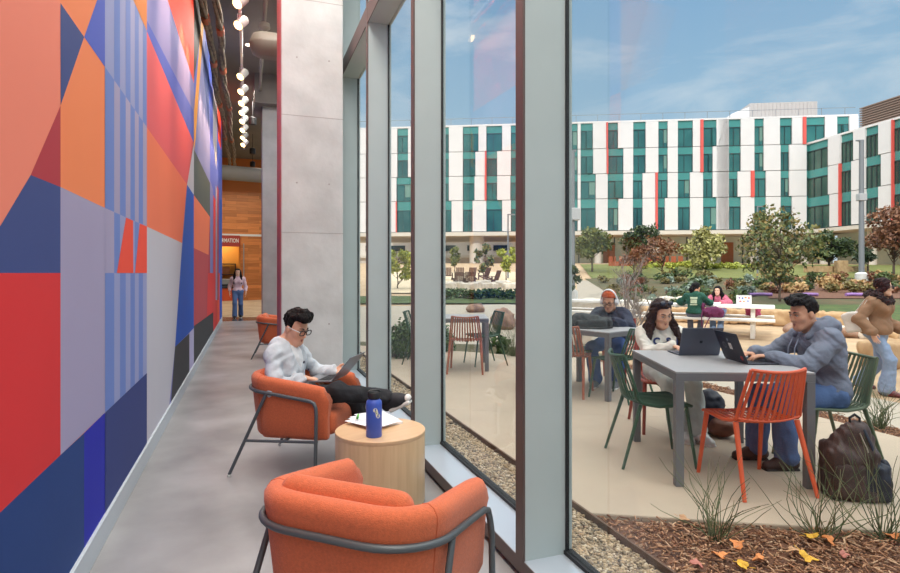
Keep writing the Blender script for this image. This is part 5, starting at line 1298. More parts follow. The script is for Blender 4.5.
struct(MB().prism([(1.9, 11.25), (3.42, 9.95), (4.42, 8.85), (5.33, 8.25), (6.6, 8.6), (4.6, 11.0), (1.9, 12.6)], -0.3, -0.08).build('planting_strip', M_bed))
strip('path_far', [(-4.5, 12.3), (1.8, 11.6), (4.4, 11.3)], [(-4.5, 21), (2.2, 22), (4.2, 21)], 0.010, M_path)
strip('path_left', [(4.5, 20), (6.6, 20)], [(8.5, 38), (12.0, 38)], 0.012, mat('sunlit path concrete', (158,148,134), 0.85, var=0.06, scale=1.3))
strip('planting_bed', [(6.2, 18.3), (16, 17.4), (34, 20)], [(9.5, 40), (24, 41), (46, 41)], 0.02, M_bed, nu=40, nv=30)
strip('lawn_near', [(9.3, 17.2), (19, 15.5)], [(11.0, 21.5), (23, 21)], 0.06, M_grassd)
strip('mulch_terrace', [(13.5, 24), (33, 24)], [(19.5, 36), (44, 36)], 0.05, M_mulch)
strip('lawn', [(10, 40), (60, 40)], [(13, 57), (66, 52)], 0.05, M_lawn)
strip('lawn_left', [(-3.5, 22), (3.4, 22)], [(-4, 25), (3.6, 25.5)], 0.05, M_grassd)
strip('sand_court', [(-4, 27), (5.5, 27)], [(-6, 46), (7.5, 46)], 0.04, mat('pale sand', (206,188,158), 0.95, var=0.06, scale=3))

# pebbles and bark
rs = np.random.RandomState(11)
ico = bmesh.new(); bmesh.ops.create_icosphere(ico, subdivisions=1, radius=1.0); iv = np.array([v.co[:] for v in ico.verts]); ifc = np.array([[v.index for v in f.verts] for f in ico.faces]); ico.free()
def pebbles(name, pos, rad, m, lab, cat):
    n = len(pos); sc = rad[:, None, None] * (0.7 + 0.6 * rs.rand(n, 1, 3)) * np.array([1, 1, 0.62])
    a = rs.rand(n) * 6.28; ca, sa = np.cos(a), np.sin(a)
    V = iv[None] * sc * (0.9 + 0.2 * rs.rand(n, len(iv), 1))
    X = V[..., 0] * ca[:, None] - V[..., 1] * sa[:, None]; Y = V[..., 0] * sa[:, None] + V[..., 1] * ca[:, None]
    V = np.stack([X, Y, V[..., 2]], -1) + pos[:, None]
    F = ifc[None] + (np.arange(n) * len(iv))[:, None, None]
    o = npmesh(name, V.reshape(-1, 3), F.reshape(-1, 3), m)
    tag(o, lab, cat, None, 'stuff'); return o
n = 22000; yy = np.concatenate([0.8 + 4.2 * rs.rand(17000), 5 + 7 * rs.rand(5000)])
pos = np.stack([1.51 + 0.365 * rs.rand(n), yy, -0.032 + 0.012 * rs.rand(n)], 1)
pebbles('gravel', pos, np.where(yy < 5, 0.006 + 0.010 * rs.rand(n) ** 2, 0.013 + 0.010 * rs.rand(n)), leafmat('pebble', [(84,74,64), (150,130,104), (196,174,142), (120,104,84), (170,146,112), (206,192,170)], 0.8), 'mixed grey and tan gravel in the strip along the glass', 'gravel')
def chips(name, x0, x1, yfun, n, m, lab, cat, z=-0.03, smax=0.06):
    x = x0 + (x1 - x0) * rs.rand(n); y0, y1 = yfun(x); y = y0 + (y1 - y0) * rs.rand(n)
    L_ = 0.012 + smax * rs.rand(n) ** 2; w = 0.004 + 0.008 * rs.rand(n); a = rs.rand(n) * 6.28; t = (rs.rand(n) - 0.5) * 0.9
    d = np.stack([np.cos(a) * np.cos(t), np.sin(a) * np.cos(t), np.sin(t)], 1); s_ = np.stack([-np.sin(a), np.cos(a), 0 * a], 1); u = np.cross(d, s_)
    c = np.stack([x, y, z + 0.006 + 0.022 * rs.rand(n)], 1)
    V = []
    for sx, sy, su in ((-1,-1,-1),(1,-1,-1),(1,1,-1),(-1,1,-1),(-1,-1,1),(1,-1,1),(1,1,1),(-1,1,1)): V.append(c + d * (sx * L_ / 2)[:, None] + s_ * (sy * w / 2 * (1.0 if sx < 0 else 0.5))[:, None] + u * su * 0.0025)
    V = np.stack(V, 1); F = np.array([(0,3,2,1),(4,5,6,7),(0,1,5,4),(1,2,6,5),(2,3,7,6),(3,0,4,7)])
    F = F[None] + (np.arange(n) * 8)[:, None, None]
    o = npmesh(name, V.reshape(-1, 3), F.reshape(-1, 4), m, None, False); tag(o, lab, cat, None, 'stuff'); return o
M_chip = leafmat('bark chip', [(96,64,48), (150,106,78), (190,144,108), (124,86,64), (170,124,92), (214,176,142), (84,56,44)], 0.9)
chips('mulch_chips', 1.91, 4.6, lambda x: (0 * x + 0.2, 2.87 - (x - 1.9) * 0.535), 15000, M_chip, 'brown bark chips covering the bed in front of the terrace', 'mulch')
chips('mulch_chips', 5.34, 5.79, lambda x: (0 * x + 1.0, 0 * x + 8.3), 3000, M_chip, 'brown bark chips in the strip between terrace and path', 'mulch', -0.06, 0.08)

# fallen leaves
def fallen(px, py, s, c, i, lab):
    p = GP(px, py, 0.0); b = MB(); pts = []
    for k in range(14):
        a = 2*math.pi*k/14; r = s * (1.0 if k % 3 else 0.62) * (1.15 if k == 0 else 1); pts.append((r*math.cos(a), r*0.72*math.sin(a), 0.25*s*math.cos(2*a + i)))
    b.add([(0, 0, 0.004)] + pts + [(x*0.98, y*0.98, z - 0.003) for x, y, z in pts], [(0, 1 + k, 1 + (k+1) % 14) for k in range(14)] + [(1 + k, 15 + k, 15 + (k+1) % 14, 1 + (k+1) % 14) for k in range(14)] + [tuple(range(28, 14, -1))])
    b.tube([(s, 0, 0), (s*1.7, 0.1*s, 0.01)], 0.0015, 5)
    o = b.build('fallen_leaf', c, loc=(p.x, p.y, 0.012)); o.rotation_euler = (0.25*math.sin(i*2.1), 0.2*math.cos(i*1.7), i*1.3)
    tag(o, lab, 'leaf', 'fallen leaves on the mulch')
LO = mat('leaf orange', (222,140,80), 0.7, var=0.15, scale=30); LY = mat('leaf yellow', (232,180,60), 0.7, var=0.15, scale=30); LPk = mat('leaf pinkish brown', (190,120,106), 0.7, var=0.15, scale=30); LT = mat('leaf tan', (204,160,120), 0.7, var=0.15, scale=30)
for i, (px, py, s, c, lab) in enumerate(((719, 556, 0.055, LO, 'orange fallen leaf on the mulch left of the middle, beside a pinkish one'), (697, 566, 0.05, LPk, 'pinkish brown fallen leaf at the lower edge of the mulch bed'), (685, 520, 0.045, LT, 'tan fallen leaf at the terrace edge above the mulch'),
        (737, 545, 0.06, LO, 'orange brown fallen leaf propped at the first grass clump'), (741, 566, 0.045, LY, 'yellow fallen leaf at the lower edge beneath the first grass clump'), (758, 560, 0.045, LO, 'orange fallen leaf between the first two grass clumps, low down'),
        (809, 559, 0.06, LY, 'bright yellow fallen leaf in front of the middle grass clump'), (812, 537, 0.05, LY, 'yellow fallen leaf caught inside the middle grass clump'), (828, 541, 0.055, LO, 'orange fallen leaf right of the middle grass clump'), (793, 552, 0.04, LT, 'tan fallen leaf left of the yellow leaf by the middle clump'), (845, 556, 0.04, LPk, 'pinkish fallen leaf between the middle and right grass clumps'), (893, 537, 0.045, LO, 'orange fallen leaf by the right grass clump'))):
    fallen(px, py, s * 0.82, c, i, lab)

# rush clumps
def rush(name, p, h_, n, lab, seed, m, spread=0.35, grp='wiry grass clumps', cat='grass'):
    r = random.Random(seed); b = MB()
    for i in range(n):
        a = r.uniform(0, 6.28); sp = r.uniform(0.05, 1) * spread; hh = h_ * r.uniform(0.45, 1.05); x0 = 0.03 * math.cos(a + 1) * r.random() * 2; y0 = 0.03 * math.sin(a + 1) * r.random() * 2
        bend = r.uniform(0.5, 2.4); pts = []
        kx, ky = r.uniform(-.05, .05), r.uniform(-.05, .05)
        for k in range(7):
            t = k / 6; pts.append((x0 + math.cos(a) * sp * h_ * t ** bend + kx * math.sin(t * 5), y0 + math.sin(a) * sp * h_ * t ** bend + ky * math.sin(t * 4), hh * (t - 0.12 * sp * t * t)))
        b.tube(pts, [0.0030 * (1 - 0.6 * k / 6) for k in range(7)], 4)
    o = b.build(name, m, loc=p); tag(o, lab, cat, grp); return o
M_rush = leafmat('rush blade', [(58,78,48), (92,108,70), (122,124,88), (74,92,66), (136,120,90)], 0.7)
rush('wiry_grass', tuple(GP(716, 541, -0.03)), 0.44, 34, 'wiry green grass clump in the mulch in front of the red orange chair', 1, M_rush, 0.75)
rush('wiry_grass', tuple(GP(821, 540, -0.03)), 0.46, 34, 'wiry green grass clump in the mulch in front of the brown backpack', 2, M_rush, 0.8)
rush('wiry_grass', tuple(GP(886, 540, -0.03)), 0.58, 34, 'wiry green grass clump in the mulch at the right edge of the photo', 3, M_rush, 0.8)
p = W(4.06, 5.35, -0.06); rush('wiry_grass', tuple(p), 0.42, 60, 'wiry green grass clump in the mulch strip below the walking person', 4, M_rush, 0.6)
p = W(1.10, 9.7, -0.08); rush('wiry_grass', tuple(p), 0.75, 90, 'tall wiry grass tuft beyond the terrace, seen between the fins by the third table', 5, M_rush, 0.6)
# ================================================================== PLANTS
def leafcloud(name, centers, radii, n, size, m, parent=None, loc=None, seed=0, asp=0.55):
    r = np.random.RandomState(seed); centers = np.asarray(centers, float); radii = np.asarray(radii, float)
    w = radii.prod(axis=1) ** 0.7; k = r.choice(len(centers), n, p=w / w.sum())
    g = r.normal(size=(n, 3)); g /= np.linalg.norm(g, axis=1)[:, None]; g *= (r.rand(n, 1) ** 0.45)
    c = centers[k] + g * radii[k]
    a = r.normal(size=(n, 3)); a /= np.linalg.norm(a, axis=1)[:, None]
    b = np.cross(a, r.normal(size=(n, 3))); b /= np.linalg.norm(b, axis=1)[:, None]; nn = np.cross(a, b)
    s = size * (0.6 + 0.8 * r.rand(n, 1))
    V = np.stack([c - a * s, c + b * s * asp + nn * s * 0.15, c + a * s, c - b * s * asp + nn * s * 0.15], 1)
    F = np.arange(n * 4).reshape(n, 4)
    o = npmesh(name, V.reshape(-1, 3), F, m, parent, False)
    if loc is not None: o.location = loc
    return o
BARK = mat('bark', (98,82,70), 0.9, var=0.25, scale=12, bump=0.6, bscale=30); BARKG = mat('pale grey bark', (150,140,134), 0.85, var=0.2, scale=12)
def tree(lat, d, ztop, rw, zc, lab, cols, n, size, seed, trunk=0.07, clumps=16, bark=BARK, name='tree', group='trees around the courtyard', z0=None, spindly=0.0, stems=1):
    r = random.Random(seed); g0 = hz(d) if z0 is None else z0
    t = empty(name, W(lat, d, g0), 0, lab, 'tree', group)
    H = ztop - g0; zb = zc - g0; cs, rd = [], []
    cz = (H + zb) / 2; rz_ = (H - zb) / 2
    tr = MB()
    for s in range(stems):
        a = 6.28 * s / max(stems, 1) + seed; off = 0.10 * rw * (stems > 1)
        base = Vector((0.05 * math.cos(a) * (stems > 1), 0.05 * math.sin(a) * (stems > 1), -0.05)); mid_ = Vector((off * 2 * math.cos(a), off * 2 * math.sin(a), zb * 0.9 + 0.1)); top = Vector((off * 4 * math.cos(a) + r.uniform(-.1, .1) * rw, off * 4 * math.sin(a), H * 0.88))
        tr.tube([base, base.lerp(mid_, 0.5) + Vector((r.uniform(-.05, .05), 0, 0)), mid_, mid_.lerp(top, 0.5) + Vector((r.uniform(-.1, .1) * rw, r.uniform(-.1, .1) * rw, 0)), top], [trunk * 1.2, trunk, trunk * 0.8, trunk * 0.5, trunk * 0.15], 8)
    for i in range(clumps):
        while True:
            x, y, z = r.uniform(-1, 1), r.uniform(-1, 1), r.uniform(-1, 1)
            if 0.15 < x*x + y*y + z*z < 1: break
        c = Vector((x * rw * 0.78, y * rw * 0.78, cz + z * rz_ * 0.80)); q = r.uniform(0.26, 0.42)
        cs.append(tuple(c)); rd.append((rw * q, rw * q, min(rz_, rw) * q * 0.9))
        f = Vector((0, 0, max(zb * 0.8, c.z - r.uniform(0.25, 0.6) * rw)))
        tr.tube([f, f.lerp(c, 0.5) + Vector((0, 0, -0.04 * rw)), c], [trunk * 0.45, trunk * 0.3, trunk * 0.08], 5)
    tr.build('trunk', bark, t, smooth=True)
    if n: leafcloud('foliage', cs, rd, n, size, leafmat(lab[:30], cols), t, None, seed)
    return t
G1 = [(60,72,36), (96,106,52), (128,130,66), (78,90,44)]; G2 = [(34,52,30), (58,76,40), (84,98,50)]; G3 = [(150,146,84), (188,180,112), (120,124,70), (206,196,140)]
G4 = [(58,74,44), (92,106,62), (130,136,84), (150,124,70), (70,88,56)]; RB = [(98,62,46), (126,84,58), (150,106,72), (88,70,44)]; YG = [(150,160,60), (190,190,84), (120,138,52)]
tree(LX(592, 46), 46, 5.3, 1.75, 2.4, 'olive green tree on the lawn, first one right of the wide metal fin', G1, 2200, 0.16, 21, 0.07, 26)
tree(LX(641, 44), 44, 5.5, 1.55, 2.5, 'dark green tree on the lawn between the olive tree and the reddish trees', G2, 2200, 0.15, 22, 0.07, 26)
tree(LX(662, 40), 40, 4.3, 1.9, 1.7, 'red brown autumn tree on the lawn beside the dark green one', RB, 700, 0.13, 23, 0.06, 18)
tree(LX(634, 34), 34, 3.4, 1.1, 1.6, 'thin red brown tree in front of the dark green tree', RB, 500, 0.12, 24, 0.05, 12)
tree(LX(703, 48), 48, 5.4, 1.9, 1.9, 'pale yellow green tree in the middle before the white facade', G3, 2300, 0.16, 25, 0.06, 26)
tree(LX(780, 23), 23, 4.25, 1.65, 0.75, 'large loose green tree in the planting bed behind the man in the hoodie', G4, 3000, 0.085, 26, 0.045, 40)
tree(LX(829, 50), 50, 5.2, 2.2, 2.5, 'dark green round tree on the lawn just left of the tall lamp post', G2, 3000, 0.16, 27, 0.10, 28)
tree(LX(894, 40), 40, 6.5, 2.5, 2.3, 'red brown autumn tree at the right edge behind the lamp post', [(104,68,52), (134,92,66), (156,114,86)], 3600, 0.14, 28, 0.08, 34)
tree(LX(868, 45), 45, 3.9, 1.0, 2.0, 'dark spiky conifer right of the lamp post', [(42,58,40), (66,82,54), (52,66,44)], 900, 0.16, 29, 0.06, 12)
tree(LX(570, 21), 21, 1.9, 0.45, 0.5, 'small leafy bush tree beside the left lamp post at the metal fin', G2, 700, 0.07, 30, 0.03, 12)
tree(LX(398, 30), 30, 2.9, 0.85, 0.8, 'yellow green young tree in the narrowest pane', YG, 900, 0.10, 31, 0.04)
tree(LX(455, 46), 46, 3.7, 0.7, 1.8, 'thin young tree seen between the fins, left of the undercroft pillar', G1, 500, 0.13, 32, 0.04, 10)
tree(LX(485, 40), 40, 3.6, 0.75, 1.3, 'thin young green tree seen between the fins, in front of the undercroft pillar', G4, 600, 0.12, 33, 0.04, 12)
tree(LX(506, 36), 36, 3.3, 0.75, 1.3, 'yellow green tree seen between the fins beside the thin lamp post', YG, 800, 0.11, 34, 0.04, 14)
# leafless multi-stem tree
t = empty('bare_tree', W(LX(631, 13.2), 13.2, GZ), 0, 'leafless grey multi stem tree behind the person with headphones', 'tree', 'trees around the courtyard')
r = random.Random(5); b = MB()
def branch(p, dr, L_, rad, lev):
    pts = [p]; q = Vector(p); dd = Vector(dr)
    for k in range(5):
        dd = (dd + Vector((r.uniform(-.22, .22), r.uniform(-.22, .22), r.uniform(-.02, .16)))).normalized(); q = q + dd * L_ / 5; pts.append(q.copy())
    b.tube(pts, [rad * (1 - 0.75 * k / 5) for k in range(6)], 6 if lev else 8)
    if lev < 3:
        for k in range(4 if lev else 5):
            i = r.randint(1, 4); a = r.uniform(0, 6.28); d2 = (dd * 0.7 + Vector((math.cos(a), math.sin(a), 0.3)) * 0.7).normalized()
            branch(pts[i], d2, L_ * r.uniform(0.45, 0.65), rad * 0.45, lev + 1)
for k in range(4):
    a = k * 1.57 + 0.5; branch(Vector((0.06 * math.cos(a), 0.06 * math.sin(a), 0)), Vector((0.28 * math.cos(a), 0.28 * math.sin(a), 1)).normalized(), r.uniform(1.1, 1.6), 0.034, 0)
b.build('trunk', BARKG, t, smooth=True)

def shrub(lat, d, w, h_, cols, key, lab, grp, seed, n=260, size=0.06, off=0.0, name='shrub'):
    g0 = hz(d) + off; r = random.Random(seed); cs, rd = [], []
    for i in range(7):
        cs.append((r.uniform(-.55, .55) * w, r.uniform(-.55, .55) * w, h_ * r.uniform(0.3, 0.65))); rd.append((w * 0.45, w * 0.45, h_ * 0.36))
    p = W(lat, d, g0)
    t = empty(name, p, 0, lab, 'shrub', grp)
    leafcloud('foliage', cs, rd, n, size, leafmat(key, cols), t, None, seed)
    st = MB()
    for c in cs: st.tube([(0, 0, -0.02), (c[0]*0.4, c[1]*0.4, c[2]*0.6), c], [0.014, 0.01, 0.004], 5)
    st.build('stem', BARK, t)
    return t
kinds = [('low dark green shrub in the planting beds beyond the picnic table', [(44,62,36), (70,90,48), (96,112,60)]), ('low olive brown shrub in the planting beds beyond the picnic table', [(104,98,56), (134,120,72), (90,92,52)]), ('low red brown shrub in the planting beds beyond the picnic table', [(120,76,54), (146,96,66), (98,70,50)]),
         ('low grey green shrub in the planting beds beyond the picnic table', [(120,138,124), (150,164,148), (98,118,104)]), ('straw coloured dry shrub in the planting beds beyond the picnic table', [(180,146,98), (200,168,118), (156,122,80)])]
r = random.Random(17)
for i in range(120):
    d = r.uniform(19, 39); px = r.uniform(600, 905); k = r.choice([0, 0, 0, 1, 1, 2, 3, 4] if px < 760 else [0, 1, 2, 4]); 
    if px > 765: d = r.choice([r.uniform(33.5, 39), r.uniform(26.5, 30)])
    w = r.uniform(0.25, 0.52) * (0.75 + d / 60); shrub(LX(px, d), d, w, w * r.uniform(0.8, 1.3), kinds[k][1], 'shrub leaf %d' % k, kinds[k][0], kinds[k][0].split(' in the')[0] + 's', 100 + i, 240, 0.05 + 0.0012 * d, 0.03)
for i in range(16):
    px = 640 + i * 7 + r.uniform(-3, 3); d = r.uniform(49, 53); shrub(LX(px, d), d, 0.75, 0.6, YG, 'yellow groundcover', 'mounded yellow green shrub along the back of the lawn before the facade', 'yellow green shrubs along the back of the lawn', 300 + i, 220, 0.12)
hg = [(46,74,36), (70,100,50), (96,124,64)]
for i, (px, py, w, h_) in enumerate(((393, 352, 0.36, 0.75), (399, 346, 0.36, 0.8), (407, 344, 0.36, 0.7), (441, 342, 0.3, 0.6), (448, 338, 0.3, 0.5), (500, 338, 0.24, 0.5))):
    d = 9.6 if i < 3 else 10.4; shrub(LX(px, d), d, w, h_, hg, 'hedge leaf', ['bright green bush beyond the terrace at the left edge of the narrowest pane', 'bright green bush beyond the terrace in the middle of the narrowest pane', 'bright green bush beyond the terrace at the right edge of the narrowest pane', 'small green bush beyond the third table, beside the fin', 'small green bush directly beyond the third table', 'small green bush beyond the terrace right of the third table'][i], 'green bushes at the terrace edge', 400 + i, 380, 0.045, 0.03)
for i in range(16):
    px = 446 + i * 4.4; d = 23.5 + 1.2 * r.random(); shrub(LX(px, d), d, 0.36, 0.42, hg, 'hedge leaf', 'low green shrub in the clipped row across the path, seen between the fins', 'low hedge shrubs across the path', 430 + i, 200, 0.06, 0.06)

# stones
M_rock = mat('tan limestone', (194,164,126), 0.9, rgb2=(166,132,96), scale=4, bump=0.8, bscale=9); M_rockw = mat('pale limestone', (212,202,188), 0.9, var=0.1, scale=4, bump=0.5, bscale=9); M_rockb = mat('brown boulder', (170,140,118), 0.9, rgb2=(132,104,90), scale=5, bump=0.9, bscale=8)
def stone(lat, d, sx, sy, sz, m, lab, grp, seed, z0=None, flat=True, name='boulder', rot=0.0):
    rr = np.random.RandomState(seed); s = SDF()
    if flat: s.bx((0, 0, sz/2), (sx/2 - 0.05, sy/2 - 0.05, sz/2 - 0.04), 0.05)
    else: s.el((0, 0, sz*0.42), (sx/2, sy/2, sz*0.58)); s.el((sx*0.2, 0, sz*0.3), (sx*0.3, sy*0.5, sz*0.42), None, 0.1)
    s.fold = (0.03 * max(sx, 0.6) ** 0.5, 5.5 / max(sx, 0.5), seed); s.cut((0, 0, -0.03), (0, 0, -1))
    o = s.build(name, m, None, max(0.03, sx / 26)); o.location = W(lat, d, hz(d) if z0 is None else z0); o.rotation_euler.z = rot
    tag(o, lab, 'stone', grp); return o
i = 0
for (px, d, sx, sz, top) in ((575, 12.6, 1.0, 0.42, 1), (597, 13.8, 1.1, 0.45, 1), (640, 19.5, 1.3, 0.42, 1), (668, 20.2, 1.2, 0.45, 1), (612, 18.5, 1.3, 0.45, 1), (588, 19.2, 1.2, 0.45, 1)):
    stone(LX(px, d), d, sx, 0.55, sz, M_rockw, 'pale flat topped limestone block in the seat wall behind the person with headphones', 'pale limestone seat blocks', 500 + i, None, True, 'stone_block', heading(0.875, -0.483) + R(90)); i += 1
for k in range(9):
    px = 655 + k * 22; d = 17.4 - k * 0.18; stone(LX(px, d), d, 0.85, 0.5, 0.42, M_rock, 'tan limestone block in the low wall behind the picnic table', 'tan limestone blocks behind the picnic table', 520 + k, None, True, 'stone_block', heading(1, -0.2) + R(90))
for k in range(12):
    px = 792 + k * 9.5; d = 14.6 - 0.12 * k + 0.5 * (k % 2); stone(LX(px, d), d, 0.42, 0.36, 0.26, (M_rockb, M_rock, M_rockw)[k % 3], 'loose limestone rock in the rubble edge between lawn and path at the right', 'loose rocks at the right', 540 + k, None, False)
stone(LX(890, 9.6), 9.6, 0.9, 0.5, 0.42, M_rock, 'large tan limestone rock behind the walking person at the right edge', None, 560, None, True)
stone(LX(475, 19.5), 19.5, 0.66, 0.5, 0.30, M_rockb, 'rounded tan boulder by the path seen between the fins', None, 561, None, False); stone(LX(503, 15.6), 15.6, 0.65, 0.6, 0.6, M_rockb, 'dark brown boulder by the path at the right edge of the pane between the fins', None, 562, None, False)
for k in range(10):
    px = 448 + k * 7; d = 29.5 + (k % 3) * 1.1; stone(LX(px, d), d, 0.8, 0.5, 0.34, M_rockw, 'pale limestone block in the stepped court with the wooden lounge chairs', 'pale limestone blocks in the sand court', 570 + k, None, True, 'stone_block')

# purple irrigation pipe pieces in the bark terraces
M_purp = mat('purple pipe', (150,112,176), 0.5)
for k, (a, b_, d, lab) in enumerate(((749, 772, 25, 'purple irrigation pipe in the bark terrace, left of the big loose tree'), (800, 818, 25, 'purple irrigation pipe in the bark terrace, right of the big loose tree'), (846, 863, 25, 'purple irrigation pipe in the bark terrace by the lamp post foot'), (833, 850, 32, 'purple irrigation pipe higher up the bark terrace beside the lamp post'), (882, 902, 32, 'purple irrigation pipe higher up the bark terrace at the right edge'))):
    o = MB().tube([tuple(W(LX(a, d), d, hz(d) + 0.12)), tuple(W(LX((a+b_)/2, d), d + 0.1, hz(d) + 0.13)), tuple(W(LX(b_, d), d, hz(d) + 0.12))], 0.07, 8).build('irrigation_pipe', M_purp, smooth='auto'); tag(o, lab, 'pipe', 'purple irrigation pipes')

# wooden lounge chairs far across the court
M_adir = mat('weathered teak', (112,86,76), 0.8, var=0.1, scale=6)
def adirondack():
    t = empty('garden_chair', (0, 0, 0))
    b = MB()
    for k in range(5): b.beam((-0.26 + k*0.13, -0.25, 0.30), (-0.26 + k*0.13 * 1.0, -0.52, 1.0), 0.11, 0.025, (0, 1, 0.2))
    b.build('backrest', M_adir, t)
    b = MB()
    for k in range(5): b.box((-0.30, -0.26 + k*0.13, 0.30 + k*0.018), (0.30, -0.15 + k*0.13, 0.325 + k*0.018))
    b.build('seat', M_adir, t)
    for s in (-1, 1):
        MB().box((s*0.36 - 0.07, -0.35, 0.56), (s*0.36 + 0.07, 0.38, 0.59)).build('armrest', M_adir, t)
        MB().box((s*0.34 - 0.05, 0.26, 0), (s*0.34 + 0.05, 0.32, 0.56)).build('leg', M_adir, t); MB().beam((s*0.33, -0.62, 0.04), (s*0.33, 0.3, 0.33), 0.03, 0.12).build('leg', M_adir, t)
    return t
AD = adirondack(); AD.scale = (0.82,) * 3
for k, (px, py, d, h0) in enumerate(((448, 277, 38, 0.1), (460, 276, 38, 0.0), (471, 275.5, 38, -0.3), (484, 274.5, 38, -1.2), (459, 288, 31, 0.0), (470, 288, 31, 0.05), (493, 284, 33, -1.4))):
    t = AD if k == 0 else copytree(AD); t.location = W(LX(px, d), d, hz(d) + 0.05); t.rotation_euler.z = heading(h0, 1)
    tag(t, ['brown wooden lounge chair leftmost of the back row in the sand court', 'brown wooden lounge chair second from the left in the back row of the sand court', 'brown wooden lounge chair third from the left in the back row of the sand court', 'brown wooden lounge chair turned sideways, rightmost in the back row of the sand court', 'brown wooden lounge chair, left one of the front pair in the sand court', 'brown wooden lounge chair, right one of the front pair in the sand court', 'brown wooden lounge chair standing apart near the boulders of the sand court'][k], 'lounge chair', 'wooden lounge chairs in the sand court')

# lamp posts
M_pole = mat('grey lamp post', (134,138,142), 0.5, 0.3)
def post(px, pyb, d, pytop, rad, lab, boxes=(), arm=0, base=True):
    g0 = hz(d); zt = EYE + (273 - pytop) / FPX * d; t = empty('lamp_post', W(LX(px, d), d, g0), -TH, lab, 'lamp post')
    MB().tube([(0, 0, 0), (0, 0, zt - g0)], [rad, rad * 0.8], 12).build('pole', M_pole, t, smooth='auto')
    if base: MB().lathe([(rad*2.2, 0), (rad*2.2, 0.5), (rad*1.2, 0.6)], 16).build('base', mat('pale concrete foot', (214,212,208), 0.8), t, smooth='auto')
    for py in boxes:
        z = EYE + (273 - py) / FPX * d - g0; MB().box((-0.24, -0.2, z - 0.25), (0.24, 0.2, z + 0.22)).build('control_box', mat('grey control box', (178,180,182), 0.5), t, bevel=0.03)
    if arm:
        MB().box((min(0, arm), -0.06, zt - g0 - 0.08), (max(0, arm), 0.06, zt - g0)).build('lamp_arm', M_pole, t)
    return t
post(861.5, 276, 37, 140, 0.17, 'tall grey lamp post with a box halfway up, before the right wing of the building', (197,), -0.35)
post(573, 306, 22, 150, 0.085, 'slim dark grey lamp post with a box, just right of the wide metal fin', (214,), 0.12)
post(757.5, 262, 40, 206, 0.06, 'thin lamp post with a short arm beside the big loose tree', (), 0.5, False)
post(508, 268, 40, 214, 0.06, 'thin lamp post with a short arm seen in the pane between the fins', (), 0.5, False)

# ================================================================== THE BUILDING ACROSS THE COURT
M_pan = mat('white metal panel', (226,222,222), 0.6, var=0.03, scale=0.8); M_teal = mat('teal glazing', (60,122,120), 0.15, 0.0, rgb2=(34,80,84), scale=0.22, spec=0.5); M_teal2 = mat('teal spandrel', (74,144,140), 0.25, var=0.12, scale=0.4); M_dteal = mat('dark open glazing', (22,44,48), 0.1)
M_fin = mat('coral fin', (222,92,84), 0.5); M_slabc = mat('pale concrete soffit', (212,204,192), 0.7); M_frm = mat('dark window frame', (40,58,60), 0.5); M_blind = mat('green blind', (104,142,132), 0.5)
B0 = 15.0; SLOPE = -0.1066; D0 = 68.7
norm = math.hypot(1, SLOPE)
def bx(px): q = (px - 450) / FPX; lat = q * D0 / (1 - SLOPE * q); return (lat - B0) * norm
bld = empty('building', W(B0, D0 + SLOPE * B0), heading(-SLOPE, 1), 'long white panelled building with teal windows across the courtyard', 'building')
ZR = [19.1, 16.05, 13.1, 10.15, 6.4]; DEP = 14.0
XL, XR = bx(330), bx(858)
MB().box((XL, 0.25, 6.2), (XR, DEP, 19.15)).build('building_core', M_frm, bld)
MB().box((XL - 0.3, -0.35, 5.9), (XR, DEP, 6.35)).build('soffit_slab', M_slabc, bld)
MB().box((XL, -0.05, 19.1), (XR, DEP, 19.3)).build('roof', M_pan, bld)
r1 = lambda l, s, o: [(k, o + v / s) for k, v in l]
R1 = [('t',66),('w',104),('r',147),('t',152),('w',184),('t',233),('w',272),('t',313),('w',342),('t',375),('w',422),('r',446),('t',455),('w',503),('t',537)]
R2 = [('t',66),('w',105),('r',148),('t',153),('w',201),('t',233),('w',272),('t',313),('w',342),('t',375),('w',422),('r',446),('t',455),('w',485),('t',537)]
R3 = [('t',66),('w',113),('t',152),('w',201),('t',232),('w',262),('r',303),('t',310),('w',342),('t',375),('w',413),('t',455),('w',485),('t',537)]
R4 = [('t',66),('w',113),('t',152),('w',185),('t',232),('w',262),('r',303),('t',310),('w',333),('t',375),('w',413),('t',455),('w',500),('t',537)]
S1 = [('w',-12),('t',27),('w',65),('t',109),('w',138),('t',190),('w',228),('r',262),('t',272),('w',333),('t',372),('w',410),('e',440)]
S2 = [('w',-12),('t',27),('w',65),('t',109),('w',138),('t',192),('w',219),('t',275),('e',300)]; S3 = [('w',-12),('t',27),('w',55),('r',97),('t',108),('w',145),('t',192),('w',219),('t',275),('e',300)]; S4 = [('w',-12),('t',27),('w',65),('t',109),('w',145),('t',192),('w',228),('t',275),('e',300)]
Q1 = [('w',345),('t',368),('w',380),('w',389),('t',397.5),('w',408),('t',425),('w',436),('t',443),('w',448.8),('t',463),('w',478.4),('t',486.5),('w',502),('t',511),('w',524),('t',536),('w',551),('t',566.5),('w',577.5)]
Q2 = [('w',345),('t',366),('w',380),('w',389),('t',397.5),('w',408),('t',424),('w',436),('t',443),('w',448.8),('t',463),('w',475.3),('r',485),('t',486.5),('w',497),('t',511),('w',524),('t',536),('w',551),('t',566.5),('w',577.5)]
Q3 = [('w',345),('t',366),('w',380),('w',389),('t',396.7),('w',411),('t',424),('w',436),('t',443),('w',448.8),('t',463),('w',474.5),('r',484.7),('t',486.5),('w',497),('t',510.5),('w',524),('t',536),('w',551),('t',566.5),('w',577.5)]
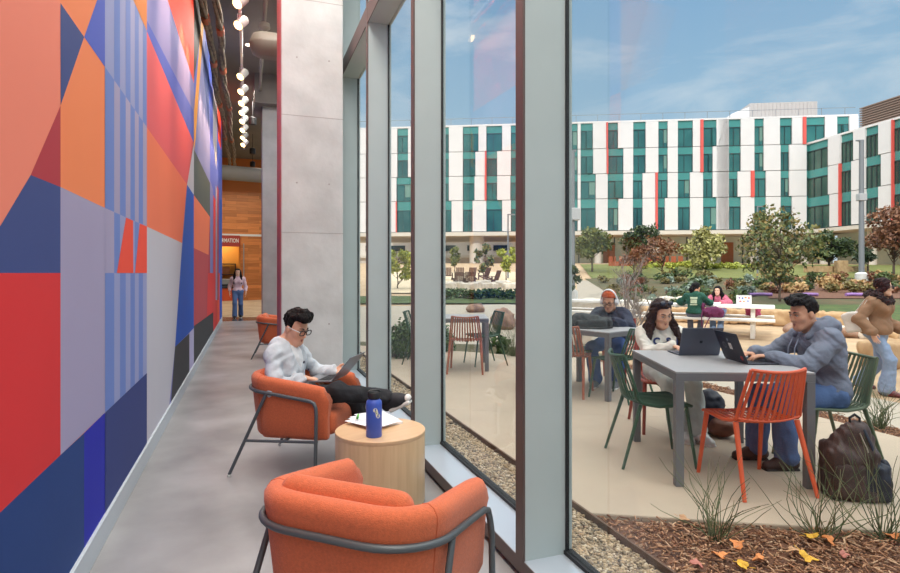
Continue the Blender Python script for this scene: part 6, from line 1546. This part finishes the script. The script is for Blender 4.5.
Q4 = [('w',345),('t',366),('w',380),('r',396),('t',397),('w',411),('t',424),('w',436),('t',443),('w',451.5),('t',463),('w',472.5),('t',486.5),('w',502),('t',511),('w',524),('t',536),('w',551),('t',566.5),('w',577.5)]
def window_mesh(x0, x1, z0, z1, k, parent, y=0.0, open_=False):
    H = z1 - z0; zs = z0 + H * 0.70; b = MB()
    b.cur = 1; b.box((x0, y + 0.10, zs), (x1, y + 0.20, z1))
    b.cur = 0; b.box((x0, y + 0.12, z0), (x1, y + 0.20, zs))
    b.cur = 2; xm = x0 + (x1 - x0) * (0.55 if k % 2 else 0.42); wd = 0.05
    for x in (x0, xm, x1 - wd): b.box((x, y + 0.06, z0), (x + wd, y + 0.14, zs))
    b.box((x0, y + 0.06, zs - 0.04), (x1, y + 0.14, zs + 0.04)); b.box((x0, y + 0.06, z0), (x1, y + 0.14, z0 + 0.06))
    o = b.build('window', [M_teal, M_teal2, M_frm], parent)
    if k % 4 == 1:
        bl = MB(); bl.box((xm + wd, y + 0.105, z0 + H * 0.18), (x1 - wd, y + 0.119, zs - 0.04)); bl.build('blind', M_blind, o)
    if open_:
        M = Matrix.Translation((x1 - 0.05, y + 0.08, z0)) @ Matrix.Rotation(R(28), 4, 'Z')
        MB().box((-(x1 - xm) + 0.05, -0.03, 0.08), (0, 0.03, H * 0.68), M).build('casement', M_teal, o)
    return o
cnt = 0
for ri, (q, a, b_) in enumerate(((Q1, R1, S1), (Q2, R2, S2), (Q3, R3, S3), (Q4, R4, S4))):
    seq = list(q) + r1(a, 3.183, 560) + r1(b_, 3.183, 720)
    z1, z0 = ZR[ri], ZR[ri+1]
    for (k, x), (_, xn) in zip(seq, seq[1:]):
        X0, X1 = bx(x), bx(xn)
        if k == 'e' or X1 - X0 < 0.05: continue
        if k == 'w': MB().box((X0 + 0.02, -0.10, z0 + 0.04), (X1 - 0.02, 0.24, z1 - 0.03)).build('facade_panel', M_pan, bld)
        elif k == 'r': MB().box((X0, -0.22, z0 - 0.02), (X1, 0.24, z1 + 0.02)).build('facade_fin', M_fin, bld)
        elif k == 't':
            cnt += 1; window_mesh(X0, X1, z0, z1, cnt, bld, 0.0, (cnt * 7) % 5 == 0)
MB().box((XL - 0.15, 0.0, 6.3), (XL, DEP, 19.1)).build('end_cladding', M_pan, bld)
# railing, plant room
b = MB(); b.beam((XL, 0.5, 20.2), (XR, 0.5, 20.2), 0.05, 0.05)
x = XL
while x < XR: b.box((x, 0.48, 19.3), (x + 0.05, 0.52, 20.2)); x += 2.5
b.build('roof_railing', M_pole, bld)
b = MB(); x0, x1 = bx(772), bx(846); b.box((x0, 6, 19.3), (x1, 13, 22.6))
k = x0
while k < x1: b.box((k, 5.94, 19.4), (k + 0.08, 6, 22.5)); k += 0.45
b.build('plant_room', mat('pale plant room', (178,172,170), 0.6), bld)
MB().prism([(x0 - 1.0, 9), (x0, 6.2), (x0, 12), (x0 - 1.0, 12)], 19.3, 22.2).build('plant_room_return', M_pan, bld)
# ground floor: glazing, pillars, timber doors
M_gfg = mat('lobby glazing with added glow', (196,190,164), 0.25, rgb2=(128,140,126), scale=0.25, emit=(206,196,160), estr=0.16); M_tim = mat('timber panel', (176,110,64), 0.6, var=0.1, scale=0.6)  # glazing given a slight glow to lift the shade under the overhang
gx0 = bx(527)
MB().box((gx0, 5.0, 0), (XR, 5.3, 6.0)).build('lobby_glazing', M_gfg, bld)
b = MB(); x = gx0
while x < XR: b.box((x, 4.85, 0), (x + 0.12, 5.0, 6.0)); x += 2.2
b.build('lobby_mullions', M_frm, bld)
for px in (610, 737, 815): MB().box((bx(px), 4.8, 1.5), (bx(px) + 1.4, 5.0, 5.2)).build('timber_panel', M_tim, bld)
for px in (476, 545, 600, 660, 715, 760, 812, 850): MB().tube([(bx(px), 1.6, 0), (bx(px), 1.6, 6.0)], 0.42 if px > 500 else 0.9, 16).build('pillar', M_slabc, bld, smooth='auto')
# the bright wing seen through the undercroft
bk = empty('building', W(LX(455, 92), 92), heading(-SLOPE, 1), 'pale low building seen through the undercroft between the fins', 'building')
MB().box((-22, 0, 0), (16, 5, 9)).build('building_core', mat('pale render', (222,214,206), 0.7), bk)
for k in range(8): MB().box((-19 + k*4.2, -0.1, 5.0), (-16.6 + k*4.2, 0, 5.9)).build('window', M_dteal, bk)
b = MB(); b.box((-22, -0.6, 3.9), (16, 0, 4.3)); b.build('canopy', M_slabc, bk)

# right wing, coming towards us
def wpt(px):
    q = (px - 450) / FPX; l0, d0, l1, d1 = 40.6, 64.4, 43.4, 48.0
    t = (q * d0 - l0) / ((l1 - l0) - q * (d1 - d0)); return t
WL = math.hypot(2.8, 16.4); wing = empty('building_wing', W(40.6, 64.4), heading(-2.8 / WL, 16.4 / WL) , 'right wing of the white panelled building with a dark louvred roof screen', 'building')
# local: +Y runs back to the corner, so -Y comes towards us; facade faces -X
wy = lambda px: -wpt(px) * WL
def wbox(name, y0, y1, z0, z1, x0, x1, m): return MB().box((x0, min(y0, y1), z0), (x1, max(y0, y1), z1)).build(name, m, wing)
YN = wy(944)
wbox('building_core', 0.5, YN, 6.2, 16.0, 0.25, 16, M_frm); wbox('soffit_slab', 0.3, YN, 5.9, 6.3, -0.3, 16, M_slabc); wbox('roof', 0.3, YN, 16.0, 16.2, -0.05, 16, M_pan)
WR = [16.05, 13.0, 9.9, 6.4]
for ri in range(3):
    z1, z0 = WR[ri], WR[ri+1]
    sq = [('t', 806.4), ('w', 828.5 if ri < 2 else 830), ('r' if ri else 'w', 840), ('t', 841.2), ('w', 853.8 if ri < 1 else 851.8), ('t', 866), ('w', 878.8 if ri != 1 else 881.5), ('r', 893), ('t', 894), ('w', 906), ('t', 918), ('w', 932), ('e', 944)]
    for (k, x), (_, xn) in zip(sq, sq[1:]):
        y0, y1 = wy(x), wy(xn)
        if k == 'w': wbox('facade_panel', y0 - 0.02, y1 + 0.02, z0 + 0.04, z1 - 0.03, -0.10, 0.24, M_pan)
        elif k == 'r': wbox('facade_fin', y0, y1, z0, z1, -0.22, 0.24, M_fin)
        elif k == 't':
            H = z1 - z0; b = MB(); zs = z0 + 0.7 * H
            b.cur = 1; b.box((0.10, y1, zs), (0.2, y0, z1)); b.cur = 0; b.box((0.12, y1, z0), (0.2, y0, zs)); b.cur = 2
            for f_ in (0, 0.33, 0.66, 0.97): b.box((0.05, y1 + (y0 - y1) * f_, z0), (0.14, y1 + (y0 - y1) * f_ + 0.08, zs))
            b.box((0.05, y1, zs - 0.05), (0.14, y0, zs + 0.05)); b.build('window', [mat('wing glazing', (74,104,92), 0.15, rgb2=(40,70,66), scale=0.4), M_teal2, M_frm], wing)
b = MB()
for k in range(9): b.box((0.4, YN, 16.3 + k*0.24), (0.6, wy(856), 16.42 + k*0.24))
b.box((0.62, YN, 16.2), (8, wy(857), 18.4)); b.build('louvre_screen', mat('bronze louvre', (140,120,110), 0.6), wing)
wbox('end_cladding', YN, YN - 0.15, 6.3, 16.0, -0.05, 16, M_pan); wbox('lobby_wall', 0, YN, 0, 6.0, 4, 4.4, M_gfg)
for y in (-1.0, -7.0, -13.0): MB().tube([(1.2, y, 0), (1.2, y, 6.0)], 0.42, 16).build('pillar', M_slabc, wing, smooth='auto')

# planter walls near the lawn
t = MB().box((-3.2, -0.4, 0), (3.2, 0.4, 0.5)).build('stone_bench', M_rock, loc=W(LX(837, 46), 46, hz(46))); tag(t, 'long low tan stone bench on the lawn under the dark round tree', 'bench')
t = MB().box((-0.35, -0.35, 0), (0.35, 0.35, 1.0)).build('stone_pedestal', M_rock, loc=W(LX(841, 45), 45, hz(45)), bevel=0.03); tag(t, 'short square stone pedestal at the end of the long stone bench', 'pedestal')
# terracotta terrace seats before the lobby
for k in range(14):
    px = 612 + k * 5.2; o = MB().box((-0.22, -0.22, 0), (0.22, 0.22, 0.45)); o.box((-0.22, 0.18, 0.45), (0.22, 0.23, 0.95))
    o = o.build('patio_chair', mat('terracotta seat', (168,92,60), 0.6), loc=W(LX(px, 53), 53, hz(53))); o.rotation_euler.z = k * 0.7; tag(o, 'small terracotta coloured chair in the row before the lobby glazing', 'chair', 'terracotta chairs before the lobby')

# ================================================================== SKY AND SUN
wd = bpy.data.worlds.new('sky'); SC.world = wd; wd.use_nodes = True; nt = wd.node_tree; nt.nodes.clear()
o = nt.nodes.new('ShaderNodeOutputWorld'); bg = nt.nodes.new('ShaderNodeBackground'); tc = nt.nodes.new('ShaderNodeTexCoord'); sp = nt.nodes.new('ShaderNodeSeparateXYZ')
nt.links.new(tc.outputs['Generated'], sp.inputs[0])
rp = nt.nodes.new('ShaderNodeValToRGB'); els = rp.color_ramp.elements
els[0].position = 0.0; els[0].color = (0.58, 0.68, 0.74, 1); els[1].position = 1.0; els[1].color = (1.0, 0.96, 0.90, 1)
for p, c in ((0.16, (0.45, 0.61, 0.74)), (0.28, (0.33, 0.52, 0.70)), (0.45, (0.24, 0.43, 0.66)), (0.62, (0.80, 0.84, 0.86))):
    e = els.new(p); e.color = c + (1,)
nt.links.new(sp.outputs['Z'], rp.inputs['Fac'])
mp = nt.nodes.new('ShaderNodeMapping'); mp.inputs['Scale'].default_value = (1.6, 1.6, 4.2); mp.inputs['Rotation'].default_value = (0.5, 0.35, 0.2); mp.inputs['Location'].default_value = CLOUD_LOC
nt.links.new(tc.outputs['Generated'], mp.inputs['Vector'])
n1 = nt.nodes.new('ShaderNodeTexNoise'); n1.inputs['Scale'].default_value = 2.1; n1.inputs['Detail'].default_value = 9; n1.inputs['Roughness'].default_value = 0.6; n1.inputs['Distortion'].default_value = 0.5
nt.links.new(mp.outputs[0], n1.inputs['Vector'])
cr = nt.nodes.new('ShaderNodeValToRGB'); cr.color_ramp.elements[0].position = 0.48; cr.color_ramp.elements[0].color = (0, 0, 0, 1); cr.color_ramp.elements[1].position = 0.78; cr.color_ramp.elements[1].color = (0.75, 0.75, 0.75, 1)
nt.links.new(n1.outputs['Fac'], cr.inputs['Fac'])
mx = nt.nodes.new('ShaderNodeMix'); mx.data_type = 'RGBA'; mx.inputs[7].default_value = (0.80, 0.84, 0.88, 1)
nt.links.new(cr.outputs['Color'], mx.inputs[0]); nt.links.new(rp.outputs['Color'], mx.inputs[6])
mr = nt.nodes.new('ShaderNodeMapRange'); mr.inputs['From Min'].default_value = 0.45; mr.inputs['From Max'].default_value = 0.8; mr.inputs['To Min'].default_value = 1.0; mr.inputs['To Max'].default_value = SKY_ZEN; mr.interpolation_type = 'SMOOTHSTEP'
nt.links.new(sp.outputs['Z'], mr.inputs['Value'])
nt.links.new(mx.outputs[2], bg.inputs['Color']); nt.links.new(mr.outputs[0], bg.inputs['Strength']); nt.links.new(bg.outputs[0], o.inputs['Surface'])
sl = bpy.data.lights.new('sun', 'SUN'); sl.energy = SUN_E; sl.angle = R(0.6); sl.color = (1.0, 0.94, 0.87)
so = bpy.data.objects.new('sun', sl); COL.objects.link(so); so.location = (-20, -20, 40)
dv = Vector((0.70 * math.cos(R(36)), 0.71 * math.cos(R(36)), -math.sin(R(36)))); so.rotation_euler = dv.to_track_quat('-Z', 'Y').to_euler()
SC.view_settings.exposure = EXPO
